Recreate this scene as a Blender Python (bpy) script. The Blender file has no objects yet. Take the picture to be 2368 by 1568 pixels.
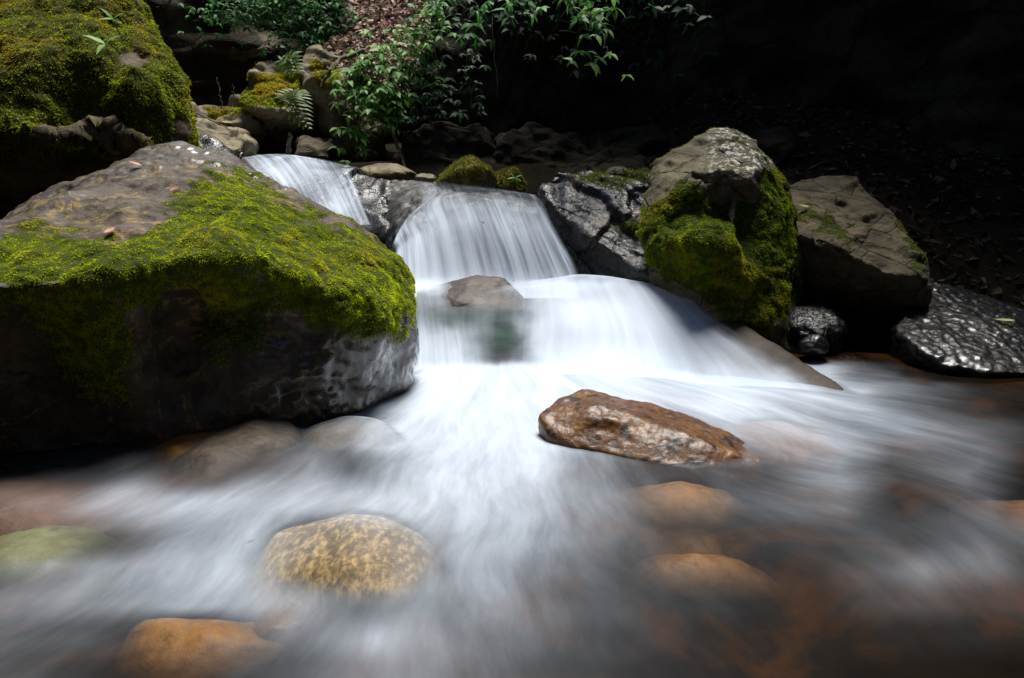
import bpy, bmesh, math, random
import numpy as np
from mathutils import Vector
from mathutils.bvhtree import BVHTree

R = math.radians
rng = np.random.default_rng(7)
random.seed(7)
scene = bpy.context.scene
col = scene.collection

# ------------------------------------------------------------------ camera
PITCH = R(13.3)
CAM = np.array([0.0, 0.0, 1.1])
FPX = 1849.0                      # focal length in pixels of a 2367 px wide frame
cam_d = bpy.data.cameras.new('camera')
cam_d.sensor_width = 36.0
cam_d.lens = 36.0 * FPX / 2367.0
cam_d.clip_start = 0.05
cam_d.clip_end = 500
cam = bpy.data.objects.new('camera', cam_d)
cam.location = CAM
cam.rotation_euler = (math.pi / 2 - PITCH, 0, 0)
col.objects.link(cam)
scene.camera = cam

# ------------------------------------------------------------------ light
SUN_EL, SUN_AZ = R(71), R(14)     # azimuth measured from +Y (away from the camera) to +X
sd = np.array([math.cos(SUN_EL) * math.sin(SUN_AZ), math.cos(SUN_EL) * math.cos(SUN_AZ), math.sin(SUN_EL)])
sun_d = bpy.data.lights.new('sun', 'SUN')
sun_d.energy = 3.6
sun_d.angle = R(25)
sun_d.color = (1.0, 0.965, 0.90)
sun = bpy.data.objects.new('sun', sun_d)
sun.rotation_euler = Vector(sd).to_track_quat('Z', 'Y').to_euler()
sun.location = (2, 3, 14)
col.objects.link(sun)
w = bpy.data.worlds.new('World')
scene.world = w
w.use_nodes = True
nt = w.node_tree
sky = nt.nodes.new('ShaderNodeTexSky')
sky.sky_type = 'NISHITA'
sky.sun_disc = False
sky.sun_elevation = SUN_EL
sky.sun_rotation = SUN_AZ
bgn = nt.nodes['Background']
bgn.inputs['Strength'].default_value = 0.05
nt.links.new(sky.outputs[0], bgn.inputs['Color'])
scene.view_settings.view_transform = 'Standard'
scene.view_settings.look = 'None'
scene.view_settings.exposure = 0.92
scene.view_settings.gamma = 1.0
scene.render.engine = 'CYCLES'
scene.cycles.transparent_max_bounces = 24
scene.cycles.max_bounces = 6
scene.cycles.diffuse_bounces = 1

# ------------------------------------------------------------------ maths helpers
SP, CP = math.sin(PITCH), math.cos(PITCH)


def P(x, y, Y):
    """point seen at photo pixel (x, y) (2367 px wide) at distance Y from the camera"""
    a, b = (x - 1183.5) / FPX, -(y - 784.0) / FPX
    dy = b * SP + CP
    dz = b * CP - SP
    t = Y / dy
    return np.array([a * t, Y, CAM[2] + dz * t])


def PZ(x, y, z):
    """the same at a height z instead"""
    a, b = (x - 1183.5) / FPX, -(y - 784.0) / FPX
    dy = b * SP + CP
    dz = b * CP - SP
    t = (z - CAM[2]) / dz
    return np.array([a * t, dy * t, z])


def proj(V):
    q = V - CAM
    dep = q[:, 1] * CP - q[:, 2] * SP
    up = q[:, 1] * SP + q[:, 2] * CP
    dep = np.maximum(dep, 1e-3)
    return 1183.5 + FPX * q[:, 0] / dep, 784.0 - FPX * up / dep


def sstep(a, b, x):
    t = np.clip((x - a) / (b - a), 0, 1)
    return t * t * (3 - 2 * t)


_perm = np.random.default_rng(3).permutation(256)
_perm = np.concatenate([_perm, _perm, _perm])
_g = np.random.default_rng(4).normal(size=(256, 3))
_g /= np.linalg.norm(_g, axis=1)[:, None]


def perlin(p):
    i = np.floor(p).astype(np.int64)
    f = p - i
    u = f * f * f * (f * (f * 6 - 15) + 10)
    i &= 255
    out = 0
    for dx in (0, 1):
        for dy in (0, 1):
            for dz in (0, 1):
                h = _perm[_perm[_perm[i[:, 0] + dx] + i[:, 1] + dy] + i[:, 2] + dz]
                g = _g[h]
                d = (g * (f - np.array([dx, dy, dz]))).sum(1)
                wx = u[:, 0] if dx else 1 - u[:, 0]
                wy = u[:, 1] if dy else 1 - u[:, 1]
                wz = u[:, 2] if dz else 1 - u[:, 2]
                out = out + d * wx * wy * wz
    return out * 1.5


def fbm(p, scale, octs=4, gain=0.5, ridged=False, seed=0.0):
    s, a = 0, 1.0
    q = p * scale + seed * 17.31 + 100.0
    for _ in range(octs):
        n = perlin(q)
        if ridged:
            n = 1 - 2 * np.abs(n)
        s = s + a * n
        a *= gain
        q = q * 2.03 + 7.7
    return s


def poly_sd(px, py, poly):
    """signed distance in pixels to a polygon, positive inside"""
    poly = np.array(poly, float)
    d = np.full(px.shape, 1e9)
    ins = np.zeros(px.shape, bool)
    n = len(poly)
    for i in range(n):
        a, b = poly[i], poly[(i + 1) % n]
        e = b - a
        t = np.clip(((px - a[0]) * e[0] + (py - a[1]) * e[1]) / (e @ e), 0, 1)
        d = np.minimum(d, np.hypot(px - a[0] - t * e[0], py - a[1] - t * e[1]))
        c = ((a[1] <= py) & (b[1] > py)) | ((b[1] <= py) & (a[1] > py))
        xc = a[0] + (py - a[1]) / (e[1] if abs(e[1]) > 1e-9 else 1e-9) * e[0]
        ins ^= c & (px < xc)
    return np.where(ins, d, -d)


# ------------------------------------------------------------------ mesh helpers
def mesh_np(name, V, F, smooth=True, attrs=None, uv=None):
    V = np.ascontiguousarray(V, np.float32)
    F = np.ascontiguousarray(F, np.int32)
    k = F.shape[1]
    me = bpy.data.meshes.new(name)
    me.vertices.add(len(V))
    me.vertices.foreach_set('co', V.ravel())
    me.loops.add(F.size)
    me.loops.foreach_set('vertex_index', F.ravel())
    me.polygons.add(len(F))
    me.polygons.foreach_set('loop_start', np.arange(len(F), dtype=np.int32) * k)
    if smooth:
        me.polygons.foreach_set('use_smooth', np.ones(len(F), bool))
    if uv is not None:
        l = me.uv_layers.new(name='flow')
        l.data.foreach_set('uv', np.ascontiguousarray(uv[F.ravel()], np.float32).ravel())
    me.update(calc_edges=True)
    for n, v in (attrs or {}).items():
        at = me.attributes.new(n, 'FLOAT', 'POINT')
        at.data.foreach_set('value', np.ascontiguousarray(v, np.float32))
    return me


def link(name, me, mat, parent=None, base=None):
    o = bpy.data.objects.new(name, me)
    col.objects.link(o)
    if mat is not None:
        me.materials.append(mat)
    if parent is not None:
        o.parent = parent
    return o


def tag(o, label=None, cat=None, group=None, kind=None):
    if label:
        o['label'] = label
    if cat:
        o['category'] = cat
    if group:
        o['group'] = group
    if kind:
        o['kind'] = kind
    return o


def normals(V, F):
    a, b, c = V[F[:, 0]], V[F[:, 1]], V[F[:, 2]]
    if F.shape[1] == 4:
        fn = np.cross(c - a, V[F[:, 3]] - b)
    else:
        fn = np.cross(b - a, c - a)
    N = np.zeros_like(V)
    for k in range(F.shape[1]):
        for ax in range(3):
            N[:, ax] += np.bincount(F[:, k], fn[:, ax], len(V))
    N /= np.linalg.norm(N, axis=1)[:, None] + 1e-12
    return N


def smooth_np(V, F, n, lam=0.6):
    k = F.shape[1]
    e = np.concatenate([np.stack([F[:, i], F[:, (i + 1) % k]], 1) for i in range(k)])
    i, j = e[:, 0], e[:, 1]
    deg = np.bincount(i, minlength=len(V)).astype(float) + 1e-9
    for _ in range(n):
        S = np.stack([np.bincount(i, V[j, ax], len(V)) for ax in range(3)], 1) / deg[:, None]
        V = V + lam * (S - V)
    return V


def hull_remesh(hulls, voxel):
    bm = bmesh.new()
    for pts in hulls:
        t = bmesh.new()
        for p in pts:
            t.verts.new(p)
        r = bmesh.ops.convex_hull(t, input=t.verts)
        bmesh.ops.delete(t, geom=[g for g in r['geom_interior'] if isinstance(g, bmesh.types.BMVert)], context='VERTS')
        bmesh.ops.recalc_face_normals(t, faces=t.faces)
        m = bpy.data.meshes.new('tmp')
        t.to_mesh(m)
        t.free()
        bm.from_mesh(m)
        bpy.data.meshes.remove(m)
    me = bpy.data.meshes.new('tmp')
    bm.to_mesh(me)
    bm.free()
    o = bpy.data.objects.new('tmp', me)
    col.objects.link(o)
    md = o.modifiers.new('r', 'REMESH')
    md.mode = 'VOXEL'
    md.voxel_size = voxel
    md.adaptivity = 0
    dg = bpy.context.evaluated_depsgraph_get()
    ev = o.evaluated_get(dg)
    m2 = ev.to_mesh()
    V = np.empty(len(m2.vertices) * 3, np.float32)
    m2.vertices.foreach_get('co', V)
    V = V.reshape(-1, 3).astype(float)
    F = np.empty(len(m2.loops), np.int32)
    m2.loops.foreach_get('vertex_index', F)
    F = F.reshape(-1, 4)
    ev.to_mesh_clear()
    bpy.data.objects.remove(o)
    bpy.data.meshes.remove(me)
    return V, F


ROCKS = []          # (V, F) of everything water can touch


def facet(V, F, size, amp, seed, stretch):
    """break the surface into flat tilted faces, as fractured stone has"""
    r_ = np.random.default_rng(int(seed))
    q = V * np.array(stretch) + 0.15 * size * np.stack([fbm(V, 2.5 / size * 0.3, 2, seed=k) for k in range(3)], 1)
    lo, hi = q.min(0) - size, q.max(0) + size
    m = int(np.prod((hi - lo) / size)) + 8
    c = lo + r_.random((m, 3)) * (hi - lo)
    best, idx = np.full(len(V), 1e9), np.zeros(len(V), int)
    for k in range(m):
        d = ((q - c[k]) ** 2).sum(1)
        t = d < best
        best[t], idx[t] = d[t], k
    used = np.unique(idx)
    tilt = r_.normal(size=(m, 3)) * 0.5
    offs = r_.normal(size=m)
    h = (((q - c[idx]) / size) * tilt[idx]).sum(1) + offs[idx] * 0.6
    V2 = V + normals(V, F) * (amp * h)[:, None]
    return smooth_np(V2, F, 2, 0.5)


def make_rock(hulls, voxel=0.012, smooth=8, noises=(), brushes=(), water=True):
    """sculpt a stone: union of hulls, rounded, pushed and pulled by brushes, roughened"""
    V, F = hull_remesh(hulls, voxel)
    V = smooth_np(V, F, smooth)
    for (c, r, amt) in brushes:                   # amt metres along the normal
        N = normals(V, F)
        c = np.array(c)
        d = np.linalg.norm((V - c) / np.array(r), axis=1)
        V = V + N * (amt * np.exp(-d * d))[:, None]
    for (sc, amp, octs, ridged, stretch) in noises:
        if ridged == 'strata':            # layered, split stone: sharp steps across the direction given
            d_ = unit(np.array(stretch, float))
            ph = (V @ d_) / sc + 0.55 * fbm(V, 2.2, 3, seed=octs) + 0.12 * fbm(V, 9, 2, seed=octs + 1)
            st = ph - np.floor(ph)
            lay = np.random.default_rng(octs).normal(size=512)[np.floor(ph).astype(int) % 512]
            V = V + normals(V, F) * (amp * (0.9 * st - 0.45 + 0.5 * lay))[:, None]
            V = smooth_np(V, F, 1, 0.5)
            continue
        if ridged == 'facet':
            V = facet(V, F, sc, amp, octs, stretch)
            continue
        N = normals(V, F)
        q = V * np.array(stretch)
        h = fbm(q, sc, octs, 0.5, ridged, sc)
        if ridged:
            h = h - 0.8
        V = V + N * (h * amp)[:, None]
    if water:
        ROCKS.append((V, F))
    return V, F


def place(name, V, F, mat, attrs=None, parent=None):
    """link a mesh with its origin at the middle of its base"""
    o0 = np.array([(V[:, 0].min() + V[:, 0].max()) / 2, (V[:, 1].min() + V[:, 1].max()) / 2, V[:, 2].min()])
    if parent is not None:
        o0 = np.array(parent['o0'])
    o = link(name, mesh_np(name, V - o0, F, True, attrs), mat)
    if parent is not None:
        o.parent = parent
    else:
        o.location = o0
    return o, o0


def sample(V, F, wgt, n):
    """n random points on the faces, weighted by area times the vertex weight"""
    T = F if F.shape[1] == 3 else np.concatenate([F[:, [0, 1, 2]], F[:, [0, 2, 3]]])
    a, b, c = V[T[:, 0]], V[T[:, 1]], V[T[:, 2]]
    A = np.linalg.norm(np.cross(b - a, c - a), axis=1) * wgt[T].mean(1)
    cs = np.cumsum(A)
    ti = np.searchsorted(cs, rng.random(n) * cs[-1])
    ti = np.minimum(ti, len(T) - 1)
    r1, r2 = np.sqrt(rng.random(n)), rng.random(n)
    u, v, ww = 1 - r1, r1 * (1 - r2), r1 * r2
    N = normals(V, F)
    T = T[ti]
    pos = V[T[:, 0]] * u[:, None] + V[T[:, 1]] * v[:, None] + V[T[:, 2]] * ww[:, None]
    nor = N[T[:, 0]] * u[:, None] + N[T[:, 1]] * v[:, None] + N[T[:, 2]] * ww[:, None]
    nor /= np.linalg.norm(nor, axis=1)[:, None] + 1e-9
    return pos, nor


def unit(v):
    return v / (np.linalg.norm(v, axis=-1, keepdims=True) + 1e-12)


def blades(pos, nor, length, width, lay=0.7, droop=0.3):
    """tiny moss shoots: bent two-segment blades"""
    n = len(pos)
    rd = rng.normal(size=(n, 3))
    d = unit(nor + lay * rd + np.array([0, 0, -droop]))
    s = unit(np.cross(d, rng.normal(size=(n, 3))))
    L = (length * (0.5 + rng.random(n)))[:, None]
    W = (width * (0.6 + 0.8 * rng.random(n)))[:, None]
    b = pos - nor * 0.003
    mid = b + d * L * 0.55
    tip = b + d * L + nor * L * 0.05 + np.array([0, 0, -0.25]) * L
    V = np.stack([b, mid + s * W * 0.5, tip, mid - s * W * 0.5], 1).reshape(-1, 3)
    F = np.arange(n * 4).reshape(n, 4)
    return V, F


def leaves(base, d, nrm, L, W, droop=0.25, fold=0.18):
    """pointed leaves: four stations of three points, folded along the midrib and drooping"""
    n = len(base)
    d = unit(d)
    s = unit(np.cross(d, nrm))
    nrm = unit(np.cross(s, d))
    L = np.broadcast_to(np.asarray(L, float), (n,))[:, None]
    W = np.broadcast_to(np.asarray(W, float), (n,))[:, None]
    ts = [0, 0.3, 0.65, 1.0]
    hw = [0.06, 0.5, 0.36, 0.02]
    out = []
    for t, h in zip(ts, hw):
        c = base + d * L * t - nrm * (droop * t * t) * L
        out += [c - s * W * h + nrm * fold * W * h, c, c + s * W * h + nrm * fold * W * h]
    V = np.stack(out, 1).reshape(-1, 3)
    pat = []
    for k in range(3):
        for j in range(2):
            pat.append([k * 3 + j, k * 3 + j + 1, k * 3 + j + 4, k * 3 + j + 3])
    F = (np.arange(n)[:, None, None] * 12 + np.array(pat)[None]).reshape(-1, 4)
    return V, F


def tube(pts, r0, r1, seg=6):
    pts = np.array(pts, float)
    n = len(pts)
    V = []
    for i in range(n):
        t = unit(pts[min(i + 1, n - 1)] - pts[max(i - 1, 0)])
        a = unit(np.cross(t, np.array([0.3, 0.5, 0.8])))
        b = np.cross(t, a)
        r = r0 + (r1 - r0) * i / (n - 1)
        for k in range(seg):
            an = 2 * math.pi * k / seg
            V.append(pts[i] + r * (a * math.cos(an) + b * math.sin(an)))
    F = []
    for i in range(n - 1):
        for k in range(seg):
            F.append([i * seg + k, i * seg + (k + 1) % seg, (i + 1) * seg + (k + 1) % seg, (i + 1) * seg + k])
    return np.array(V), np.array(F)


def join(parts):
    V, F, off = [], [], 0
    for v, f in parts:
        V.append(v)
        F.append(f + off)
        off += len(v)
    return np.concatenate(V), np.concatenate(F)


def crspline(pts, n):
    pts = np.array(pts, float)
    p = np.concatenate([[2 * pts[0] - pts[1]], pts, [2 * pts[-1] - pts[-2]]])
    m = len(pts) - 1
    out = []
    for s in np.linspace(0, m, n):
        i = min(int(s), m - 1)
        t = s - i
        a, b, c, d = p[i], p[i + 1], p[i + 2], p[i + 3]
        out.append(0.5 * (2 * b + (c - a) * t + (2 * a - 5 * b + 4 * c - d) * t * t + (3 * b - a - 3 * c + d) * t ** 3))
    return np.array(out)


# ------------------------------------------------------------------ materials
class NB:
    def __init__(self, name):
        self.m = bpy.data.materials.new(name)
        self.m.use_nodes = True
        self.t = self.m.node_tree
        self.bsdf = self.t.nodes['Principled BSDF']
        self.out = self.t.nodes['Material Output']
        self.oc = self.n('ShaderNodeTexCoord').outputs['Object']

    def n(self, typ, **kw):
        o = self.t.nodes.new(typ)
        for k, v in kw.items():
            setattr(o, k, v)
        return o

    def l(self, a, b):
        self.t.links.new(a, b)

    def attr(self, name):
        return self.n('ShaderNodeAttribute', attribute_name=name).outputs['Fac']

    def mapped(self, scale=(1, 1, 1), rot=(0, 0, 0), src=None):
        mp = self.n('ShaderNodeMapping')
        mp.inputs['Scale'].default_value = scale
        mp.inputs['Rotation'].default_value = rot
        self.l(src or self.oc, mp.inputs['Vector'])
        return mp.outputs[0]

    def noise(self, scale, detail=6, rough=0.6, vec=None, dist=0.0):
        o = self.n('ShaderNodeTexNoise')
        o.inputs['Scale'].default_value = scale
        o.inputs['Detail'].default_value = detail
        o.inputs['Roughness'].default_value = rough
        o.inputs['Distortion'].default_value = dist
        self.l(vec or self.oc, o.inputs['Vector'])
        return o.outputs['Fac']

    def voro(self, scale, feature='F1', vec=None):
        o = self.n('ShaderNodeTexVoronoi', feature=feature)
        o.inputs['Scale'].default_value = scale
        self.l(vec or self.oc, o.inputs['Vector'])
        return o.outputs['Distance']

    def ramp(self, fac, stops):
        o = self.n('ShaderNodeValToRGB')
        e = o.color_ramp.elements
        while len(e) < len(stops):
            e.new(0.5)
        for k, (p, c) in enumerate(stops):
            e[k].position = p
            e[k].color = c if len(c) == 4 else (*c, 1)
        self.l(fac, o.inputs[0])
        return o.outputs[0]

    def mix(self, fac, a, b):
        o = self.n('ShaderNodeMix', data_type='RGBA')
        if isinstance(fac, (int, float)):
            o.inputs[0].default_value = fac
        else:
            self.l(fac, o.inputs[0])
        for v, s in ((a, o.inputs[6]), (b, o.inputs[7])):
            if isinstance(v, tuple):
                s.default_value = (*v, 1)
            else:
                self.l(v, s)
        return o.outputs[2]

    def math(self, op, a, b=None, c=None, clamp=False):
        o = self.n('ShaderNodeMath', operation=op, use_clamp=clamp)
        for v, s in zip((a, b, c), o.inputs):
            if v is None:
                continue
            if isinstance(v, (int, float)):
                s.default_value = v
            else:
                self.l(v, s)
        return o.outputs[0]

    def sstep(self, v, a, b):
        o = self.n('ShaderNodeMapRange', interpolation_type='SMOOTHSTEP')
        o.inputs['From Min'].default_value = a
        o.inputs['From Max'].default_value = b
        self.l(v, o.inputs['Value'])
        return o.outputs[0]

    def bump(self, h, strength, dist, prev=None):
        o = self.n('ShaderNodeBump')
        o.inputs['Strength'].default_value = strength
        o.inputs['Distance'].default_value = dist
        self.l(h, o.inputs['Height'])
        if prev is not None:
            self.l(prev, o.inputs['Normal'])
        return o.outputs[0]


def rock_mat(name, c0, c1, c2, rough=0.7, wet=0.0, scale=1.0, bump=0.012, moss=None, veins=None,
             specks=None, lichen=None, streak=(1, 1, 1), rot=(0, 0, 0), cracks=0.0, spec=0.5, wetmap=False):
    b = NB(name)
    v = b.mapped(streak, rot)
    n1 = b.noise(3.0 * scale, 8, 0.62, v, 0.4)
    n2 = b.noise(16 * scale, 8, 0.65, v)
    n3 = b.noise(70 * scale, 4, 0.6, v)
    cl = b.ramp(n1, [(0.30, c0), (0.52, c1), (0.74, c2)])
    cl = b.mix(b.sstep(n2, 0.42, 0.70), cl, b.mix(0.5, cl, c2))
    cl = b.mix(b.math('MULTIPLY', b.sstep(n3, 0.55, 0.75), 0.5), cl, c0)
    n4 = b.noise(130 * scale, 3, 0.6)
    cl = b.mix(b.math('MULTIPLY', b.sstep(n4, 0.56, 0.70), 0.6), cl, c2)
    n5 = b.noise(6.5 * scale, 6, 0.7, v, 0.8)
    cl = b.mix(b.math('MULTIPLY', b.sstep(n5, 0.52, 0.68), 0.6), cl, c0)
    h = b.math('ADD', b.math('MULTIPLY', n2, 0.7), b.math('ADD', b.math('MULTIPLY', n3, 0.30), b.math('MULTIPLY', n5, 0.8)))
    if cracks:
        vd = b.voro(2.6 * scale, 'DISTANCE_TO_EDGE', b.mapped((1, 1, 1), (0.3, 0.2, 0.1)))
        wv = b.noise(5, 4, 0.6)
        cr = b.math('SUBTRACT', 1.0, b.sstep(b.math('ADD', vd, b.math('MULTIPLY', b.math('SUBTRACT', wv, 0.5), 0.10)), 0.0, 0.035))
        cl = b.mix(b.math('MULTIPLY', cr, cracks), cl, tuple(x * 0.35 for x in c0))
        h = b.math('SUBTRACT', h, b.math('MULTIPLY', cr, 0.9 * cracks))
    if veins:
        nv = b.noise(2.6, 5, 0.6, None, 1.2)
        vm = b.math('SUBTRACT', 1.0, b.sstep(b.math('ABSOLUTE', b.math('SUBTRACT', nv, 0.5)), 0.0, 0.03))
        vm = b.math('MULTIPLY', vm, b.sstep(n2, 0.40, 0.62))
        cl = b.mix(b.math('MULTIPLY', vm, 0.8), cl, veins)
    if specks:
        sn = b.noise(specks[1], 3, 0.6, b.mapped(specks[2]))
        cl = b.mix(b.sstep(sn, specks[3], specks[3] + (specks[4] if len(specks) > 4 else 0.12)), cl, specks[0])
    if lichen:
        ln = b.noise(26, 6, 0.75, b.mapped((1, 1, 1.6)))
        lm = b.math('MULTIPLY', b.sstep(ln, 0.53, 0.58), b.attr('lichen'))
        cl = b.mix(lm, cl, lichen)
    rg = b.math('MULTIPLY_ADD', n2, 0.35, rough - 0.18, clamp=True)
    if wetmap:
        wm = b.attr('wet')
        cl = b.mix(b.math('MULTIPLY', wm, 0.55), cl, tuple(x * 0.3 for x in c1))
        rg = b.math('MULTIPLY', rg, b.math('SUBTRACT', 1.0, b.math('MULTIPLY', wm, 0.75)))
    if wetmap:
        b.l(wm, b.bsdf.inputs['Coat Weight'])
        b.bsdf.inputs['Coat Roughness'].default_value = 0.15
    if moss:
        mm = b.attr('moss')
        mc = b.ramp(b.noise(9, 6, 0.7), [(0.3, tuple(x * 0.45 for x in moss)), (0.7, moss)])
        cl = b.mix(b.sstep(mm, 0.25, 0.6), cl, mc)
        rg = b.math('ADD', rg, mm, clamp=True)
    b.l(cl, b.bsdf.inputs['Base Color'])
    b.l(rg, b.bsdf.inputs['Roughness'])
    b.bsdf.inputs['Specular IOR Level'].default_value = spec
    if wet:
        b.bsdf.inputs['Coat Weight'].default_value = wet
        b.bsdf.inputs['Coat Roughness'].default_value = 0.12
    nb = b.bump(h, 0.9, bump)
    b.l(nb, b.bsdf.inputs['Normal'])
    if wet:
        b.l(b.bump(h, 0.6, bump * 0.7), b.bsdf.inputs['Coat Normal'])
    return b.m


def moss_mat(name, dark, mid, bright, accent=None, scale=4.0):
    b = NB(name)
    n = b.noise(scale, 6, 0.65)
    tint = b.attr('tint')
    f = b.math('ADD', b.math('MULTIPLY', n, 0.75), b.math('MULTIPLY', b.math('SUBTRACT', tint, 0.5), 0.35))
    cl = b.ramp(f, [(0.18, dark), (0.38, mid), (0.56, bright)])
    if accent:
        an = b.noise(scale * 0.7, 5, 0.6, b.mapped((1.3, 1, 0.6), (0.4, 0.2, 1)))
        cl = b.mix(b.math('MULTIPLY', b.sstep(an, 0.5, 0.66), 0.85), cl, accent)
    b.l(cl, b.bsdf.inputs['Base Color'])
    b.bsdf.inputs['Roughness'].default_value = 0.75
    b.bsdf.inputs['Specular IOR Level'].default_value = 0.2
    tr = b.n('ShaderNodeBsdfTranslucent')
    b.l(cl, tr.inputs['Color'])
    mx = b.n('ShaderNodeMixShader')
    mx.inputs[0].default_value = 0.5
    b.l(b.bsdf.outputs[0], mx.inputs[1])
    b.l(tr.outputs[0], mx.inputs[2])
    b.l(mx.outputs[0], b.out.inputs['Surface'])
    return b.m


def leaf_mat(name, dark, bright, gloss=0.6, trans=0.4):
    b = NB(name)
    tint = b.attr('tint')
    cl = b.ramp(tint, [(0.0, dark), (1.0, bright)])
    b.l(cl, b.bsdf.inputs['Base Color'])
    b.bsdf.inputs['Roughness'].default_value = gloss
    tr = b.n('ShaderNodeBsdfTranslucent')
    b.l(cl, tr.inputs['Color'])
    mx = b.n('ShaderNodeMixShader')
    mx.inputs[0].default_value = trans
    b.l(b.bsdf.outputs[0], mx.inputs[1])
    b.l(tr.outputs[0], mx.inputs[2])
    b.l(mx.outputs[0], b.out.inputs['Surface'])
    return b.m


def water_mat(name, su, sv, contrast, tint=(0.71, 0.80, 0.93), seed=0.0, fine=1.0, murk=None, veil=0.0):
    """silky aerated water: white scattering whose density follows the foam and the streaks of the flow"""
    b = NB(name)
    uvn = b.n('ShaderNodeUVMap', uv_map='flow').outputs[0]
    vec = b.mapped((su, sv, 1), (0, 0, 0), uvn)
    vec2 = b.mapped((su * 3.1, sv * 1.7, 1), (0, 0, 0), uvn)
    vec3 = b.mapped((su * 0.35, sv * 0.6, 1), (0, 0, 0), uvn)
    n1 = b.noise(1.0, 5, 0.55, vec, 0.15)
    n2 = b.noise(1.0, 3, 0.6, vec2, 0.1)
    n3 = b.noise(1.0, 3, 0.5, vec3, 0.2)
    s = b.math('ADD', b.math('MULTIPLY', n1, 0.45), b.math('ADD', b.math('MULTIPLY', n2, 0.25 * fine), b.math('MULTIPLY', n3, 0.30)))
    wv = b.n('ShaderNodeUVMap', uv_map='flow').outputs[0]
    wn = b.n('ShaderNodeTexNoise')
    wn.inputs['Scale'].default_value = 1.0
    wn.inputs['Detail'].default_value = 2
    b.l(b.mapped((su * 0.30, sv * 0.8, 1), (0, 0, 0.5), wv), wn.inputs['Vector'])
    wm_ = b.n('ShaderNodeVectorMath', operation='MULTIPLY_ADD')
    b.l(wn.outputs['Color'], wm_.inputs[0])
    wm_.inputs[1].default_value = (veil * 0.06, veil * 0.2, 0)
    b.l(vec3, wm_.inputs[2])
    vm5 = b.n('ShaderNodeMapping')
    vm5.inputs['Scale'].default_value = (5.0, 2.0, 1)
    b.l(wm_.outputs[0], vm5.inputs['Vector'])
    n5 = b.noise(1.0, 7, 0.66, vm5.outputs[0], 0.25)
    s = b.math('ADD', b.math('MULTIPLY', s, 1.0 - 0.40 * veil), b.math('MULTIPLY', n5, 0.40 * veil))
    foam = b.attr('foam')
    dep = b.attr('depth')
    amp = b.math('MULTIPLY', b.math('MULTIPLY', b.math('POWER', foam, 1.5), b.math('SUBTRACT', 1.12, foam)), 5.0 * contrast)
    a = b.math('ADD', foam, b.math('MULTIPLY', b.math('SUBTRACT', s, 0.49 + 0.125 * (fine - 1)), amp), clamp=True)
    a = b.math('MULTIPLY', b.math('POWER', a, 2.0), dep, clamp=True)
    geo = b.n('ShaderNodeNewGeometry')
    vm = b.n('ShaderNodeVectorMath', operation='MULTIPLY_ADD')
    b.l(geo.outputs['Normal'], vm.inputs[0])
    vm.inputs[1].default_value = (0.25, 0.25, 0.25)
    vm.inputs[2].default_value = (0, 0, 0.8)
    nn = b.n('ShaderNodeVectorMath', operation='NORMALIZE')
    b.l(vm.outputs[0], nn.inputs[0])
    df = b.n('ShaderNodeBsdfDiffuse')
    df.inputs['Color'].default_value = (*tint, 1)
    b.l(nn.outputs[0], df.inputs['Normal'])
    tr = b.n('ShaderNodeBsdfTranslucent')
    tr.inputs['Color'].default_value = (*tint, 1)
    mx = b.n('ShaderNodeMixShader')
    mx.inputs[0].default_value = 0.25
    b.l(df.outputs[0], mx.inputs[1])
    b.l(tr.outputs[0], mx.inputs[2])
    tp = b.n('ShaderNodeBsdfTransparent')
    if murk:
        dm = b.n('ShaderNodeBsdfDiffuse')
        dcol = b.ramp(b.noise(2.6, 5, 0.6, None, 0.6), [(0.36, tuple(x * 0.5 for x in murk)), (0.48, murk), (0.66, (murk[0] * 4.6, murk[1] * 2.7, murk[2] * 1.0))])
        b.l(dcol, dm.inputs['Color'])
        m3 = b.n('ShaderNodeMixShader')
        b.l(b.attr('murk'), m3.inputs[0])
        b.l(tp.outputs[0], m3.inputs[1])
        b.l(dm.outputs[0], m3.inputs[2])
        tp = m3
    m2 = b.n('ShaderNodeMixShader')
    b.l(a, m2.inputs[0])
    b.l(tp.outputs[0], m2.inputs[1])
    b.l(mx.outputs[0], m2.inputs[2])
    b.l(m2.outputs[0], b.out.inputs['Surface'])
    b.t.nodes.remove(b.bsdf)
    return b.m


MOSS_GREEN = (0.055, 0.075, 0.008)
M_big = rock_mat('boulder_stone', (0.016, 0.011, 0.006), (0.056, 0.041, 0.026), (0.135, 0.105, 0.073), rough=0.66, spec=0.3,
                 moss=MOSS_GREEN, veins=(0.30, 0.19, 0.04), bump=0.012, streak=(1, 1.6, 1.3), rot=(0, 0, 0.5), wetmap=True)
M_upper = rock_mat('upper_boulder_stone', (0.02, 0.015, 0.008), (0.07, 0.052, 0.03), (0.19, 0.15, 0.09), spec=0.2, rough=0.8,
                   moss=(0.06, 0.06, 0.008), bump=0.014)
M_lichen = rock_mat('lichen_stone', (0.024, 0.018, 0.009), (0.082, 0.066, 0.036), (0.175, 0.147, 0.088), spec=0.25, rough=0.75,
                    moss=(0.035, 0.05, 0.006), lichen=(0.52, 0.53, 0.48), bump=0.02, cracks=0.6, scale=1.3)
M_slab = rock_mat('slab_stone', (0.020, 0.016, 0.009), (0.078, 0.062, 0.036), (0.16, 0.128, 0.075), spec=0.25, rough=0.8,
                  moss=(0.05, 0.07, 0.008), bump=0.018, cracks=0.5, scale=1.4, streak=(1, 1, 2.0))
M_black = rock_mat('wet_black_stone', (0.006, 0.006, 0.006), (0.013, 0.013, 0.014), (0.028, 0.026, 0.025), rough=0.28, spec=0.4,
                   wet=0.35, moss=(0.05, 0.075, 0.008), cracks=0.5, bump=0.012, scale=2.2, specks=(( 0.09, 0.05, 0.02), 5.0, (1, 1, 1), 0.62))
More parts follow.
